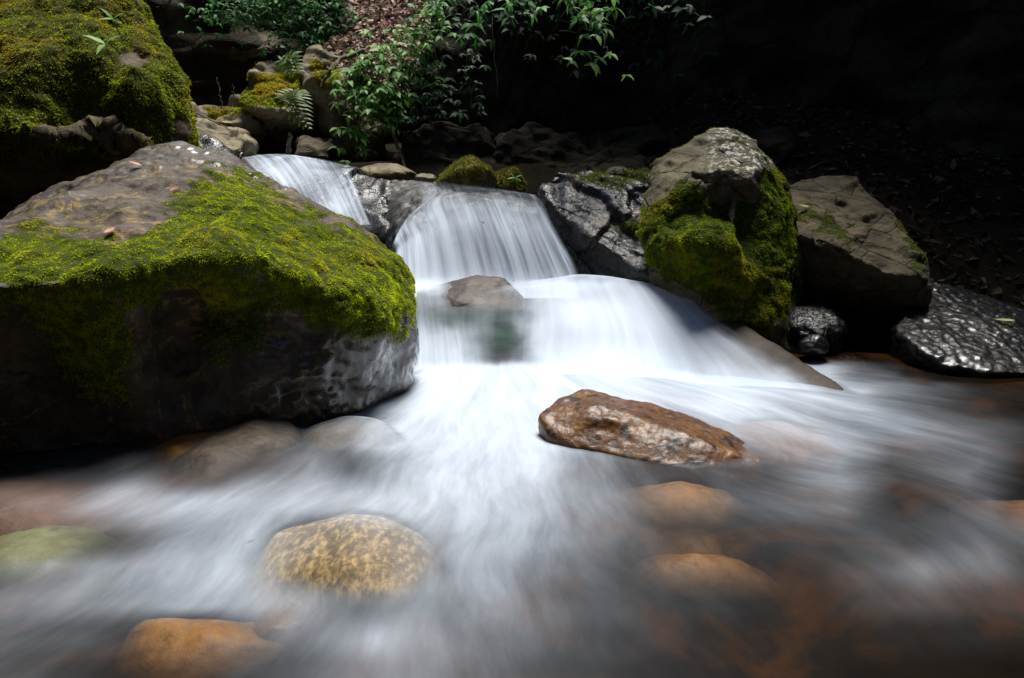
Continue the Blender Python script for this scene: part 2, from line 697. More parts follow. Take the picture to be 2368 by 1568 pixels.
M_sheen = rock_mat('wet_slab_stone', (0.005, 0.005, 0.006), (0.010, 0.010, 0.011), (0.02, 0.019, 0.018), rough=0.34, spec=0.5,
                   wet=0.5, bump=0.010, scale=1.0)
M_brown = rock_mat('wet_brown_stone', (0.016, 0.005, 0.0015), (0.095, 0.029, 0.003), (0.18, 0.08, 0.008), rough=0.40, spec=0.3, specks=((0.012, 0.005, 0.002), 16.0, (1, 1, 1), 0.54),
                   wet=0.3, bump=0.006, scale=3.2)
M_apron = rock_mat('smooth_brown_stone', (0.018, 0.012, 0.010), (0.04, 0.027, 0.022), (0.075, 0.05, 0.038), rough=0.7, spec=0.3, bump=0.005)
M_ledge = rock_mat('fall_ledge_stone', (0.008, 0.007, 0.006), (0.020, 0.017, 0.014), (0.05, 0.044, 0.036), rough=0.4, wet=0.2, bump=0.015, scale=1.6)
M_mid = rock_mat('washed_stone', (0.022, 0.016, 0.014), (0.055, 0.038, 0.03), (0.12, 0.085, 0.065), rough=0.5, spec=0.4, bump=0.006,
                 moss=(0.03, 0.075, 0.045), streak=(1, 3, 6), rot=(0, 0.3, 0))
M_speck = rock_mat('speckled_stone', (0.05, 0.030, 0.010), (0.16, 0.10, 0.035), (0.28, 0.19, 0.07), rough=0.65, spec=0.3, bump=0.004,
                   specks=((0.56, 0.38, 0.15), 55.0, (1, 0.45, 0.8), 0.40, 0.34), scale=3)
M_orange = rock_mat('orange_stone', (0.07, 0.024, 0.001), (0.24, 0.092, 0.003), (0.38, 0.175, 0.006), rough=0.6, scale=2.5, bump=0.003)
M_rust = rock_mat('rusty_stone', (0.05, 0.018, 0.006), (0.14, 0.055, 0.018), (0.22, 0.10, 0.04), rough=0.5, bump=0.003)
M_pale = rock_mat('pale_green_stone', (0.09, 0.09, 0.04), (0.20, 0.20, 0.09), (0.30, 0.30, 0.16), rough=0.5, bump=0.003)
M_grey = rock_mat('grey_stone', (0.024, 0.016, 0.008), (0.07, 0.046, 0.024), (0.17, 0.125, 0.075), rough=0.6, spec=0.35, bump=0.005, scale=2.5)
M_bed = rock_mat('bed_stone', (0.006, 0.0045, 0.003), (0.016, 0.012, 0.007), (0.035, 0.024, 0.012), spec=0.08, rough=0.9, bump=0.01)
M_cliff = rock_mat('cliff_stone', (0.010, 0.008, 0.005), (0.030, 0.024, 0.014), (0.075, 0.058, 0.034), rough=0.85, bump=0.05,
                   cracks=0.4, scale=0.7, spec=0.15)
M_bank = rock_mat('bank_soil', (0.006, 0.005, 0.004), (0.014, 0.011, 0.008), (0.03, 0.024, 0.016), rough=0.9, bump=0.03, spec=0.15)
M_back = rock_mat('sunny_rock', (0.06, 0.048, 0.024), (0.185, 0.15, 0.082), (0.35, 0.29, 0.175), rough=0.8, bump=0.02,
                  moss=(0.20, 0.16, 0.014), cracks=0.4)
M_moss_a = moss_mat('bright_moss', (0.060, 0.090, 0.002), (0.31, 0.39, 0.006), (0.63, 0.70, 0.018), accent=(0.56, 0.52, 0.03), scale=5)
M_moss_b = moss_mat('ochre_moss', (0.042, 0.060, 0.002), (0.20, 0.26, 0.005), (0.43, 0.49, 0.010), accent=(0.46, 0.31, 0.006), scale=4)
M_moss_c = moss_mat('deep_moss', (0.024, 0.042, 0.002), (0.13, 0.20, 0.004), (0.33, 0.43, 0.008), accent=(0.32, 0.30, 0.01), scale=4)
M_moss_d = moss_mat('olive_moss', (0.03, 0.036, 0.004), (0.11, 0.13, 0.012), (0.24, 0.25, 0.03), scale=5)
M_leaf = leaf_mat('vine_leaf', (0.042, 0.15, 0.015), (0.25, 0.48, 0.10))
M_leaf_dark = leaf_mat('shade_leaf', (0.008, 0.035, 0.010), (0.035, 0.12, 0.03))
M_leaf_mid = leaf_mat('shrub_leaf', (0.012, 0.085, 0.010), (0.07, 0.28, 0.035))
M_fern = leaf_mat('fern_leaf', (0.05, 0.10, 0.01), (0.16, 0.26, 0.03), 0.5)
M_litter = leaf_mat('dry_litter', (0.12, 0.06, 0.035), (0.70, 0.48, 0.36), 0.7, 0.15)
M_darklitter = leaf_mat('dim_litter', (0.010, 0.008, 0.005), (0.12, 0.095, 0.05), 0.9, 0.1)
M_paleleaf = leaf_mat('pale_fallen_leaf', (0.42, 0.46, 0.16), (0.55, 0.58, 0.25), 0.5, 0.2)
M_redleaf = leaf_mat('red_fallen_leaf', (0.30, 0.09, 0.04), (0.42, 0.16, 0.08), 0.5, 0.2)
M_bark = rock_mat('bark', (0.05, 0.038, 0.025), (0.12, 0.095, 0.06), (0.22, 0.18, 0.12), rough=0.85, bump=0.004, scale=4)


def moss_mask(V, F, polys, soft=14, namp=26, nscale=9, back=0.35):
    px, py = proj(V)
    m = np.zeros(len(V))
    ns = fbm(V, nscale, 4) * namp
    for pl in polys:
        m = np.maximum(m, sstep(-soft, soft, poly_sd(px, py, pl) + ns))
    N = normals(V, F)
    view = unit(CAM - V)
    away = sstep(-0.05, 0.15, -(N * view).sum(1))
    up = sstep(back, back + 0.3, N[:, 2] + 0.3 * fbm(V, 3, 3))
    return m * (1 - away) + up * away


def add_moss(parent, o0, V, F, mask, n, length, width, mat, lay=0.7, droop=0.3, keep=None):
    pos, nor = sample(V, F, np.clip(mask, 0, 1) ** 1.5 + 1e-9, n)
    cl = fbm(pos, 30, 2)
    lf = length * (0.75 + 0.5 * np.clip(cl, -0.8, 1))
    bv, bf = blades(pos, nor, lf, width, lay, droop)
    t = np.clip(0.5 + 0.22 * rng.normal(size=n) + 0.35 * cl, 0, 1)
    me = mesh_np('moss', bv - o0, bf, False, {'tint': np.repeat(t, 4)})
    mo = link('moss', me, mat, parent)
    return mo


# ------------------------------------------------------------------ the ground, the gorge and the bank
def grid(nx, ny):
    i = np.arange(nx * ny).reshape(ny, nx)
    return np.stack([i[:-1, :-1], i[:-1, 1:], i[1:, 1:], i[1:, :-1]], -1).reshape(-1, 4)


gx, gy = np.meshgrid(np.linspace(-7.5, 7.5, 300), np.linspace(-4.5, 10.5, 300))
gx, gy = gx.ravel(), gy.ravel()
pp = np.stack([gx, gy, np.zeros_like(gx)], 1)
gz = -0.30 + 0.05 * fbm(pp, 2.2, 4)
up_l = sstep(4.6, 5.9, gy)
z_up = 0.45 + 0.45 * sstep(6.3, 6.9, gy) + 0.10 * (gy - 6) * sstep(6, 7, gy)
z_bank = 0.23 + (gy - 4.6) * 0.43
kx = sstep(0.9, 1.9, gx)
zz = z_up * (1 - kx) + np.minimum(z_bank, 2.2) * kx
gz = gz * (1 - up_l) + zz * up_l + up_l * 0.05 * fbm(pp, 3, 4)
right = sstep(2.7, 4.0, gx) * sstep(2.0, 4.0, gy)
gz = gz + right * (1 - up_l) * 0.5
GV, GF = np.stack([gx, gy, gz], 1), grid(300, 300)
ground = link('riverbed', mesh_np('riverbed', GV, GF), M_bed)
tag(ground, kind='structure')
ROCKS.append((GV, GF))

# gorge walls, open above: cliff seen ahead, unseen rest added to block skylight
nth, nz = 360, 90
th, tz = np.meshgrid(np.linspace(0, 2 * math.pi, nth), np.linspace(0, 1, nz))
th, tz = th.ravel(), tz.ravel()
deg = (np.degrees(th) + 180) % 360 - 180          # 0 straight ahead, positive to the right
low = sstep(-75, -55, deg) * sstep(10, -6, deg)  # wall cut low at left back so sun reaches the left bank
zc = -0.6 + tz * (7.8 - 4.1 * low)
rx, ry = 5.6, 6.1
lean = np.where(np.cos(th) > 0, 1, 0.6)
over = sstep(-4, 4, deg) * sstep(50, 40, deg)  # overhang above the view, added to shade the cliff foot and right bank
rad = 1.0 + 0.06 * tz - 0.135 * over * sstep(0.3, 0.9, tz) + 0.12 * low * tz
cx, cy = 0.0, 2.4
bx, by = rx * rad * np.sin(th), ry * rad * np.cos(th)
q = np.stack([bx, by, zc], 1)
dn = 0.35 * fbm(q, 0.45, 5, 0.5, True) - 0.2 + 0.10 * fbm(q * np.array([1, 1, 2.4]), 1.6, 4, 0.5, True)
k = 1 - dn / 6.0
CV = np.stack([cx + bx * k, cy + by * k, zc], 1)
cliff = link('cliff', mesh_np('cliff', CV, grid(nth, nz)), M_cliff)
tag(cliff, kind='structure')

# ------------------------------------------------------------------ boulders
FINE = ((2.2, 0.035, 3, False, (1, 1, 1)), (9, 0.010, 4, False, (1, 1, 1)), (38, 0.003, 2, False, (1, 1, 1)))
ROUGH = ((2.0, 0.05, 3, False, (1, 1, 1)), (6, 0.022, 4, True, (1, 1, 1.5)), (30, 0.005, 3, False, (1, 1, 1)))

# --- the big mossy boulder in front of the falls
ptsA = [P(*p) for p in [
    (-260, 660, 3.5), (-60, 545, 3.85), (60, 470, 3.95), (150, 422, 4.05), (250, 376, 4.15), (340, 350, 4.2), (430, 344, 4.25),
    (520, 362, 4.25), (600, 400, 4.2), (700, 452, 4.15), (800, 500, 4.08), (880, 540, 4.0), (935, 590, 3.92), (962, 645, 3.86),
    (966, 710, 3.80), (962, 800, 3.74), (945, 880, 3.72),
    (-250, 660, 2.55), (0, 650, 2.62), (160, 645, 2.68), (300, 620, 2.78), (430, 590, 2.88), (560, 590, 2.98), (700, 640, 3.05),
    (800, 720, 3.12), (880, 740, 3.28), (940, 740, 3.5),
    (-250, 820, 2.6), (0, 800, 2.72), (160, 850, 2.72), (280, 900, 2.72), (500, 880, 2.9), (650, 850, 3.02), (800, 830, 3.2),
    (-250, 1060, 2.85), (0, 1040, 2.95), (200, 1060, 2.84), (360, 1075, 2.78), (560, 1020, 2.95), (700, 975, 3.15), (850, 920, 3.5),
]] + [np.array(p) for p in [(-2.4, 3.0, -0.4), (-1.2, 2.85, -0.4), (-0.7, 3.2, -0.4), (-0.55, 3.75, -0.4), (-2.2, 4.2, -0.3), (-0.9, 4.4, -0.3), (-1.7, 4.5, 0.5)]]
brA = [(P(500, 745, 2.85), (0.24, 0.3, 0.14), -0.22), (P(350, 740, 2.75), (0.07, 0.3, 0.18), -0.09),
       (P(90, 900, 2.75), (0.28, 0.4, 0.30), -0.30), (P(250, 800, 2.7), (0.09, 0.2, 0.25), 0.06),
       (P(420, 910, 2.8), (0.12, 0.2, 0.10), -0.07),
       (P(820, 700, 3.2), (0.16, 0.2, 0.16), 0.04), (P(690, 760, 3.0), (0.08, 0.2, 0.10), -0.05),
       (P(560, 600, 2.95), (0.12, 0.2, 0.05), 0.05)]
VA, FA = make_rock([ptsA], 0.0115, 26, ((1.6, 0.06, 3, False, (1, 1, 1)), (6, 0.020, 4, False, (1, 1, 1)), (26, 0.005, 3, False, (1, 1, 1))), brA)
polyA = [(-200, 600), (0, 562), (30, 540), (100, 540), (170, 552), (215, 572), (345, 562), (390, 522), (425, 450), (480, 408), (540, 400),
         (600, 425), (680, 482), (760, 514), (860, 556), (925, 595), (958, 640), (965, 700), (945, 735), (895, 772), (800, 784), (722, 756),
         (690, 702), (640, 722), (590, 800), (510, 838), (470, 762), (482, 700), (440, 642), (385, 640), (350, 702), (285, 705), (288, 900),
         (252, 938), (208, 912), (148, 842), (98, 762), (0, 690), (-200, 700)]
mA = moss_mask(VA, FA, [polyA], soft=30, namp=48, nscale=11, back=1.3)
VA = VA + normals(VA, FA) * (mA * (0.012 * fbm(VA, 12, 3) + 0.010))[:, None]
pxA, pyA = proj(VA)
wetA = np.clip(sstep(20, -30, poly_sd(pxA, pyA, [(-100, 600), (600, 600), (700, 760), (900, 780), (1000, 600), (1000, 300), (-100, 300)])) * sstep(450, 800, pxA)
               + sstep(30, -10, (pyA - 354) - np.abs(pxA - 430) * 0.33) * 0.3, 0, 1)
oA, o0 = place('mossy_boulder', VA, FA, M_big, {'moss': mA, 'wet': wetA})
tag(oA, 'largest boulder in the stream, bright green moss below a bare brown top', 'boulder')
add_moss(oA, o0, VA, FA, mA, 230000, 0.0100, 0.0034, M_moss_a)

# --- the high ochre boulder behind it
ptsB = [P(*p) for p in [
    (-300, 40, 5.7), (0, 50, 5.8), (70, 12, 5.9), (150, -90, 6.1), (240, -70, 6.0), (285, 40, 5.7), (345, 62, 5.7), (398, 108, 5.65), (420, 180, 5.6),
    (424, 260, 5.5), (434, 310, 5.4), (425, 352, 5.35), (370, 385, 5.3),
    (-300, 330, 4.6), (0, 335, 4.65), (100, 310, 4.65), (170, 300, 4.75), (280, 330, 4.85), (340, 340, 4.95), (300, 200, 5.05), (240, 120, 5.15),
    (150, 120, 5.05), (50, 180, 4.95), (-200, 150, 5.0),
    (-300, 480, 6.1), (0, 480, 6.2), (200, 430, 6.1), (330, 400, 5.8)]] + [np.array(p) for p in [(-4.2, 6.3, 0.1), (-2.4, 6.3, 0.1), (-4.4, 6.8, 0.3), (-2.5, 6.8, 0.3), (-4.4, 6.6, 2.2), (-2.9, 6.6, 2.1)]]
brB = [(P(185, 215, 4.95), (0.12, 0.4, 0.16), -0.22), (P(240, 310, 4.85), (0.16, 0.4, 0.16), -0.24), (P(300, 180, 5.05), (0.07, 0.3, 0.4), 0.06),
       (P(100, 400, 4.9), (0.8, 0.5, 0.2), -0.12), (P(262, 30, 5.5), (0.05, 0.3, 0.12), -0.08), (P(330, 370, 5.1), (0.05, 0.3, 0.1), -0.06)]
VB, FB = make_rock([ptsB], 0.016, 14, ((1.6, 0.08, 3, False, (1, 1, 1)), (5, 0.025, 3, False, (1.4, 1.4, .6)), (24, 0.008, 3, False, (1, 1, 1))), brB, water=False)
mB = moss_mask(VB, FB, [[(-300, -100), (500, -100), (500, 480), (330, 440), (280, 400), (180, 360), (100, 355), (0, 390), (-300, 390)]], 14, 30, 6)
mB *= 1 - sstep(0.2, 0.5, fbm(VB, 4.0, 4)) * sstep(240, 290, proj(VB)[0])
VB = VB + normals(VB, FB) * (mB * (0.022 * fbm(VB, 8, 3) + 0.015))[:, None]
oB, o0 = place('mossy_boulder', VB, FB, M_upper, {'moss': mB})
tag(oB, 'tall boulder at upper left coated in ochre and orange moss', 'boulder')
add_moss(oB, o0, VB, FB, mB, 130000, 0.022, 0.0055, M_moss_b, droop=0.6)

# --- the boulder right of the falls with the lichen cap
ptsC = [P(*p) for p in [
    (1508, 372, 4.95), (1600, 330, 5.15), (1650, 303, 5.2), (1700, 298, 5.2), (1750, 318, 5.15), (1800, 385, 5.0), (1822, 435, 4.9), (1842, 490, 4.8),
    (1855, 545, 4.7), (1856, 610, 4.6), (1848, 700, 4.5), (1838, 740, 4.45),
    (1500, 420, 4.7), (1560, 405, 4.5), (1610, 395, 4.42), (1680, 390, 4.4), (1740, 405, 4.4), (1790, 450, 4.5),
    (1492, 490, 4.6), (1484, 535, 4.45), (1496, 575, 4.35), (1545, 620, 4.25), (1620, 570, 4.1), (1690, 590, 4.12), (1700, 660, 4.2),
    (1640, 690, 4.25), (1720, 760, 4.2), (1790, 775, 4.3), (1800, 600, 4.4)]] + [np.array(p) for p in [(0.9, 4.4, -0.1), (1.6, 4.3, -0.1), (1.0, 5.2, -0.1), (1.8, 5.1, -0.1), (1.0, 5.2, 0.7)]]
brC = [(P(1680, 460, 4.35), (0.20, 0.3, 0.10), -0.14), (P(1740, 530, 4.3), (0.09, 0.3, 0.16), -0.12), (P(1600, 570, 4.15), (0.16, 0.2, 0.13), 0.05),
       (P(1700, 690, 4.2), (0.2, 0.3, 0.12), -0.10), (P(1580, 450, 4.45), (0.1, 0.2, 0.05), 0.03), (P(1650, 395, 4.42), (0.25, 0.1, 0.02), 0.02)]
VC, FC = make_rock([ptsC], 0.0125, 9, ((2.2, 0.03, 3, False, (1, 1, 1)), (0.26, 0.022, 11, 'facet', (1, 1, 1)), (0.10, 0.010, 12, 'facet', (1, 1, 1.5)), (24, 0.004, 3, False, (1, 1, 1))), brC)
mC = moss_mask(VC, FC, [[(1470, 500), (1550, 440), (1600, 432), (1660, 470), (1745, 470), (1776, 400), (1795, 395), (1870, 540), (1860, 640),
                         (1830, 700), (1770, 780), (1690, 760), (1640, 690), (1480, 600)]], 12, 22, 8)
pxC, pyC = proj(VC)
lC = sstep(1600, 1680, pxC) * sstep(430, 390, pyC)
oC, o0 = place('mossy_boulder', VC, FC, M_lichen, {'moss': mC, 'lichen': lC})
tag(oC, 'upright boulder right of the falls with white lichen cap and deep green mossy sides', 'boulder')
add_moss(oC, o0, VC, FC, mC, 100000, 0.014, 0.0044, M_moss_c, droop=0.6)

# --- wet black cracked ledge beside the upper fall
ptsD1 = [P(*p) for p in [
    (1246, 428, 5.3), (1285, 404, 5.5), (1380, 412, 5.6), (1470, 405, 5.6), (1540, 400, 5.5), (1530, 440, 5.1), (1540, 520, 4.75), (1560, 600, 4.55), (1660, 690, 4.3),
    (1262, 460, 5.15), (1300, 500, 5.0), (1370, 550, 4.8), (1430, 590, 4.68), (1500, 640, 4.5), (1600, 670, 4.38),
    (1290, 560, 5.08), (1320, 640, 5.0), (1400, 660, 4.85), (1520, 680, 4.6)]] + [np.array(p) for p in [(0.3, 5.3, 0.1), (1.1, 4.5, 0.1), (1.5, 5.5, 0.1)]]
brD = [(P(1290, 440, 5.2), (0.03, 0.2, 0.12), -0.05), (P(1450, 520, 4.85), (0.05, 0.2, 0.15), -0.05)]
VD, FD = make_rock([ptsD1], 0.011, 3, ((2.5, 0.03, 3, False, (1, 1, 1)), (0.16, 0.034, 5, 'strata', (-0.73, -0.31, -0.47)), (0.34, 0.020, 6, 'strata', (0.6, -0.55, -0.58)), (0.06, 0.008, 7, 'strata', (-0.6, -0.5, -0.2)), (26, 0.004, 3, False, (1, 0.5, 1))), brD)
mD = moss_mask(VD, FD, [[(1300, 404), (1540, 385), (1530, 425), (1430, 428), (1330, 420)], [(1420, 520), (1500, 500), (1500, 560), (1450, 550)]], 8, 26, 9, 0.8)
oD, o0 = place('wet_rock', VD, FD, M_black, {'moss': mD})
tag(oD, 'cracked black wet rock between the upper fall and the lichen capped boulder', 'rock')
add_moss(oD, o0, VD, FD, mD, 9000, 0.016, 0.005, M_moss_d)

# --- grey slab
ptsE = [P(*p) for p in [
    (1815, 425, 5.3), (1900, 398, 5.45), (1980, 402, 5.45), (2010, 440, 5.3), (2068, 500, 5.0), (2110, 560, 4.75), (2140, 612, 4.5),
    (1840, 538, 4.55), (1950, 585, 4.45), (2030, 620, 4.38), (2138, 632, 4.38), (1830, 700, 4.95), (1900, 745, 4.9), (2010, 752, 4.8),
    (2138, 765, 4.72), (2138, 700, 4.45), (1990, 470, 5.5), (2140, 640, 5.2)]] + [np.array(p) for p in [(1.75, 5.5, 0.2), (2.6, 5.2, 0.3), (1.7, 5.1, 0.2)]]
VE, FE = make_rock([ptsE], 0.012, 3, ((2.5, 0.02, 3, False, (1, 1, 1)), (0.28, 0.022, 14, 'facet', (1, 1, 2.0)), (0.10, 0.006, 15, 'facet', (1, 1, 2)), (30, 0.003, 3, False, (1, 1, 1))),
                   [(P(2050, 605, 4.4), (0.05, 0.1, 0.03), -0.05)])
mE = moss_mask(VE, FE, [[(2080, 520), (2100, 520), (2150, 615), (2120, 610)], [(1830, 495), (1900, 490), (1980, 560), (1960, 570), (1880, 510)]], 5, 34, 14, 0.8)
oE, o0 = place('slab_boulder', VE, FE, M_slab, {'moss': mE})
tag(oE, 'grey brown slab with flat sunlit top and black shaded front', 'boulder')
add_moss(oE, o0, VE, FE, mE, 5000, 0.014, 0.005, M_moss_d)

# --- glistening black slab at the right edge
ptsF = [P(*p) for p in [
    (2070, 760, 4.2), (2110, 690, 4.6), (2140, 648, 4.9), (2230, 665, 4.9), (2330, 715, 4.7), (2500, 790, 4.5), (2500, 850, 3.9), (2420, 862, 3.75),
    (2280, 862, 3.75), (2180, 840, 3.82), (2120, 805, 3.95)]]
ptsF += [p - np.array([0, -0.15, 0.32]) for p in ptsF[-6:]] + [np.array([2.2, 4.9, 0.0]), np.array([3.6, 4.6, 0.0])]
VF, FF = make_rock([ptsF], 0.011, 8, ((2.2, 0.02, 3, False, (1, 1, 1)), (17, 0.0085, 3, True, (1, 0.55, 1)), (36, 0.004, 2, False, (1, 1, 1))))
oF, o0 = place('wet_slab', VF, FF, M_sheen)
tag(oF, 'black wet slab at right edge glistening with rippled reflections', 'rock')

# --- brown rock in the stream
ptsG = [P(*p) for p in [
    (1240, 955, 3.02), (1285, 918, 3.12), (1345, 897, 3.2), (1400, 908, 3.2), (1480, 938, 3.16), (1600, 960, 3.08), (1690, 1000, 2.96), (1800, 1065, 2.80), (1880, 1105, 2.72),
    (1265, 1000, 2.93), (1330, 1035, 2.85), (1450, 1060, 2.78), (1560, 1085, 2.7), (1700, 1110, 2.66), (1390, 940, 2.98), (1500, 985, 2.88), (1640, 1025, 2.78)]]
ptsG += [np.array([p[0] * 1.03, p[1] + 0.02, -0.2]) for p in ptsG[:14]]
VG, FG = make_rock([ptsG], 0.007, 10, ((4, 0.010, 3, False, (1, 1, 1)), (12, 0.006, 4, False, (1, 1, 1)), (45, 0.0016, 2, False, (1, 1, 1))),
                   [(P(1400, 970, 2.95), (0.12, 0.1, 0.02), 0.02)])
oG, o0 = place('wet_rock', VG, FG, M_brown)
tag(oG, 'glossy rusty brown rock standing dry in the middle of the foaming pool', 'rock')

# --- ledge rocks under the falls
ptsU = [P(x, y, Y) + np.array([0, 0.10, -0.04]) for x, y, Y in [
    (860, 400, 6.2), (1000, 412, 6.1), (1240, 452, 5.6), (915, 540, 5.05), (960, 495, 5.1), (1030, 466, 5.15), (1110, 455, 5.2), (1190, 457, 5.2), (1262, 478, 5.15),
    (905, 660, 4.85), (1080, 660, 4.85), (1350, 660, 4.85)]] + [np.array(p) for p in [(-0.75, 4.95, 0.0), (0.5, 4.9, 0.0), (-0.8, 6.2, 0), (0.4, 6.0, 0)]]
VU, FU = make_rock([ptsU], 0.02, 5, ((3, 0.03, 3, False, (1, 1, 1)), (9, 0.014, 3, True, (1, 1, 1))))
oU, o0 = place('ledge_rock', VU, FU, M_ledge)
tag(oU, 'dark bedrock step showing through the white curtain of the upper fall', 'rock')

ptsR = [P(*p) for p in [
    (1300, 690, 4.75), (1500, 690, 4.6), (1600, 676, 4.55), (1640, 705, 4.38), (1710, 752, 4.16), (1800, 812, 3.96), (1900, 868, 3.74), (2000, 926, 3.50),
    (1390, 775, 4.3), (1560, 785, 4.2), (1650, 815, 4.06), (1390, 850, 4.08), (1620, 862, 3.96), (1780, 880, 3.80), (1390, 905, 3.88), (1640, 915, 3.78)]] + [
    np.array(p) for p in [(0.2, 4.0, -0.3), (1.1, 3.6, -0.3), (1.75, 3.42, -0.3), (1.75, 3.9, -0.3), (1.5, 4.4, -0.3), (0.2, 4.8, -0.2)]]
VR, FR = make_rock([ptsR], 0.014, 14, ((2, 0.02, 3, False, (1, 1, 1)), (12, 0.004, 3, False, (1, 1, 1))))
oR, o0 = place('washed_rock', VR, FR, M_apron)
tag(oR, 'smooth purple brown sloping rock at right end of the lower fall', 'rock')

ptsM = [P(*p) for p in [
    (960, 668, 4.62), (1050, 645, 4.62), (1100, 632, 4.6), (1165, 642, 4.55), (1225, 692, 4.42), (1050, 690, 4.3), (1140, 722, 4.24), (1215, 712, 4.3),
    (985, 740, 4.33), (1030, 760, 4.27), (1095, 800, 4.22), (1105, 880, 4.05), (1205, 800, 4.22), (1200, 880, 4.08), (950, 880, 4.1), (965, 720, 4.45)]] + [np.array(p) for p in [(-0.5, 4.7, 0), (0.1, 4.7, 0)]]
ptsM = [p + np.array([0, 0.055, -0.012]) for p in ptsM]
VM, FM = make_rock([ptsM], 0.010, 5, ((4, 0.015, 3, False, (1, 1, 1)), (14, 0.003, 3, False, (1, 1, 1))))
mM = sstep(700, 745, proj(VM)[1])
oM, o0 = place('washed_rock', VM, FM, M_mid, {'moss': mM})
tag(oM, 'brown topped rock with green face splitting the lower fall', 'rock')

ptsH = [P(*p) for p in [
    (730, 380, 6.3), (800, 388, 6.25), (870, 396, 6.1), (895, 405, 5.95), (890, 440, 5.7), (860, 460, 5.6), (780, 450, 5.85), (700, 440, 6.0), (820, 480, 5.6), (900, 490, 5.5),
    (905, 540, 5.3), (840, 520, 5.4), (700, 560, 5.5), (600, 420, 6.1)]] + [np.array(p) for p in [(-0.9, 5.3, 0.3), (-2.0, 6.0, 0.3), (-0.9, 6.6, 0.3), (-2.0, 6.6, 0.3), (-2.1, 6.4, 0.95)]]
ptsH = [p + np.array([0, 0.12, -0.05]) for p in ptsH]
VH, FH = make_rock([ptsH], 0.014, 4, ((3, 0.03, 3, False, (1, 1, 1)), (0.20, 0.035, 8, 'strata', (0.3, 0.3, 0.9)), (0.30, 0.02, 9, 'strata', (0.8, -0.4, 0.2)), (28, 0.004, 3, False, (1, 1, 1))),
                   [(P(870, 430, 5.8), (0.06, 0.2, 0.08), -0.08)])
oH, o0 = place('wet_rock', VH, FH, M_black, {'moss': np.zeros(len(VH))})
tag(oH, 'black wet block between the two upper falls, above the mossy boulder', 'rock')


# ------------------------------------------------------------------ small stones
def pebble(name, mat, x, y, rx, ry, z, flat, label, cat='stone', yaw=0.0, group=None, moss=0, nz=0.008, seed=0, Y=None):
    """a rounded stone whose visible top is centred at photo pixel (x, y); rx half width in pixels"""
    c = PZ(x, y, z) if Y is None else P(x, y, Y)
    s = math.dist(c, CAM) / FPX
    a, bb, cc = rx * s, ry * s, flat
    r = np.random.default_rng(seed + int(x) * 7 + int(y))
    pts = []
    for _ in range(140):
        d = unit(r.normal(size=3))
        pts.append(d)
    pts = np.array(pts)
    pts = pts * (1 + 0.05 * r.normal(size=(len(pts), 1)).clip(-1, 1)) + 0.22 * np.stack([perlin(pts * 1.3 + x * 0.37 + k * 9.1) for k in range(3)], 1)
    pts = np.sign(pts) * np.abs(pts) ** 1.0 * np.array([a, bb, cc]) * 1.06
    cs, sn = math.cos(yaw), math.sin(yaw)
    pts = np.stack([pts[:, 0] * cs - pts[:, 1] * sn, pts[:, 0] * sn + pts[:, 1] * cs, pts[:, 2]], 1) + c
    vox = max(0.006, a / 26)
    V, F = make_rock([pts], vox, 6, ((2.0 / a * 0.3, nz * 1.5, 3, False, (1, 1, 1)), (4 / a, nz * 0.5, 3, False, (1, 1, 1))))
    mk = np.zeros(len(V))
    if moss:
        N = normals(V, F)
        mk = sstep(-0.1, 0.35, N[:, 2] + 0.25 * fbm(V, 8, 3))
    o, o0 = place(name, V, F, mat, {'moss': mk})
    tag(o, label, cat, group)
    if moss:
        add_moss(o, o0, V, F, mk, moss, 0.02, 0.006, M_moss_d)
    return o


SG = 'rounded stones in the stream'
pebble('stream_stone', M_speck, 800, 1350, 195, 240, -0.085, 0.14, 'golden speckled round stone alone in the foam at lower left centre', group=SG, yaw=0.4)
pebble('stream_stone', M_grey, 560, 1085, 150, 180, -0.075, 0.155, 'grey stone with foam running over it below the mossy boulder', group=SG)
pebble('stream_stone', M_orange, 475, 1075, 130, 160, -0.085, 0.14, 'orange edged stone left beside the foam covered grey stone', group=SG)
pebble('stream_stone', M_grey, 815, 1062, 130, 160, -0.078, 0.145, 'grey brown stone under thin water, farther right of two below the mossy boulder', group=SG)
pebble('stream_stone', M_orange, 490, 1555, 190, 150, -0.12, 0.115, 'bright orange sunken stone at the bottom edge', group=SG)
pebble('stream_stone', M_rust, 665, 1520, 95, 95, -0.11, 0.1, 'small pinkish brown sunken stone beside the bright orange one', group=SG)
pebble('stream_stone', M_orange, 1610, 1420, 200, 150, -0.16, 0.125, 'amber sunken stone at lower right, nearer of two', group=SG, yaw=-0.3)
pebble('stream_stone', M_orange, 1560, 1240, 180, 190, -0.16, 0.12, 'amber sunken stone at lower right, farther of two', group=SG)
pebble('stream_stone', M_rust, 90, 1225, 300, 200, -0.12, 0.12, 'long rusty sunken stone at the left edge', group=SG, yaw=0.2)
pebble('stream_stone', M_pale, 60, 1350, 180, 160, -0.125, 0.115, 'pale green sunken stone at the left edge', group=SG)
pebble('stream_stone', M_rust, 2340, 1270, 170, 160, -0.11, 0.115, 'pinkish sunken stone at the right edge', group=SG)
pebble('stream_stone', M_rust, 1800, 1060, 130, 170, -0.1, 0.105, 'rusty stone just under water at the tail of the brown rock', group=SG)
pebble('stream_stone', M_bed, 2060, 1190, 160, 240, -0.12, 0.12, 'dark olive stone under water at right', group=SG)
pebble('stream_stone', M_bed, 265, 1490, 95, 120, -0.14, 0.11, 'dark olive stone under water left of the bright orange one', group=SG)
pebble('stream_stone', M_bed, 2340, 915, 160, 130, -0.06, 0.06, 'dark stone at waterline below the glistening slab', group=SG)
pebble('wet_rock', M_black, 1900, 880, 95, 200, 0, 0.17, 'low black wet rock in the dark gap under the grey slab', 'rock', Y=4.35, nz=0.02)
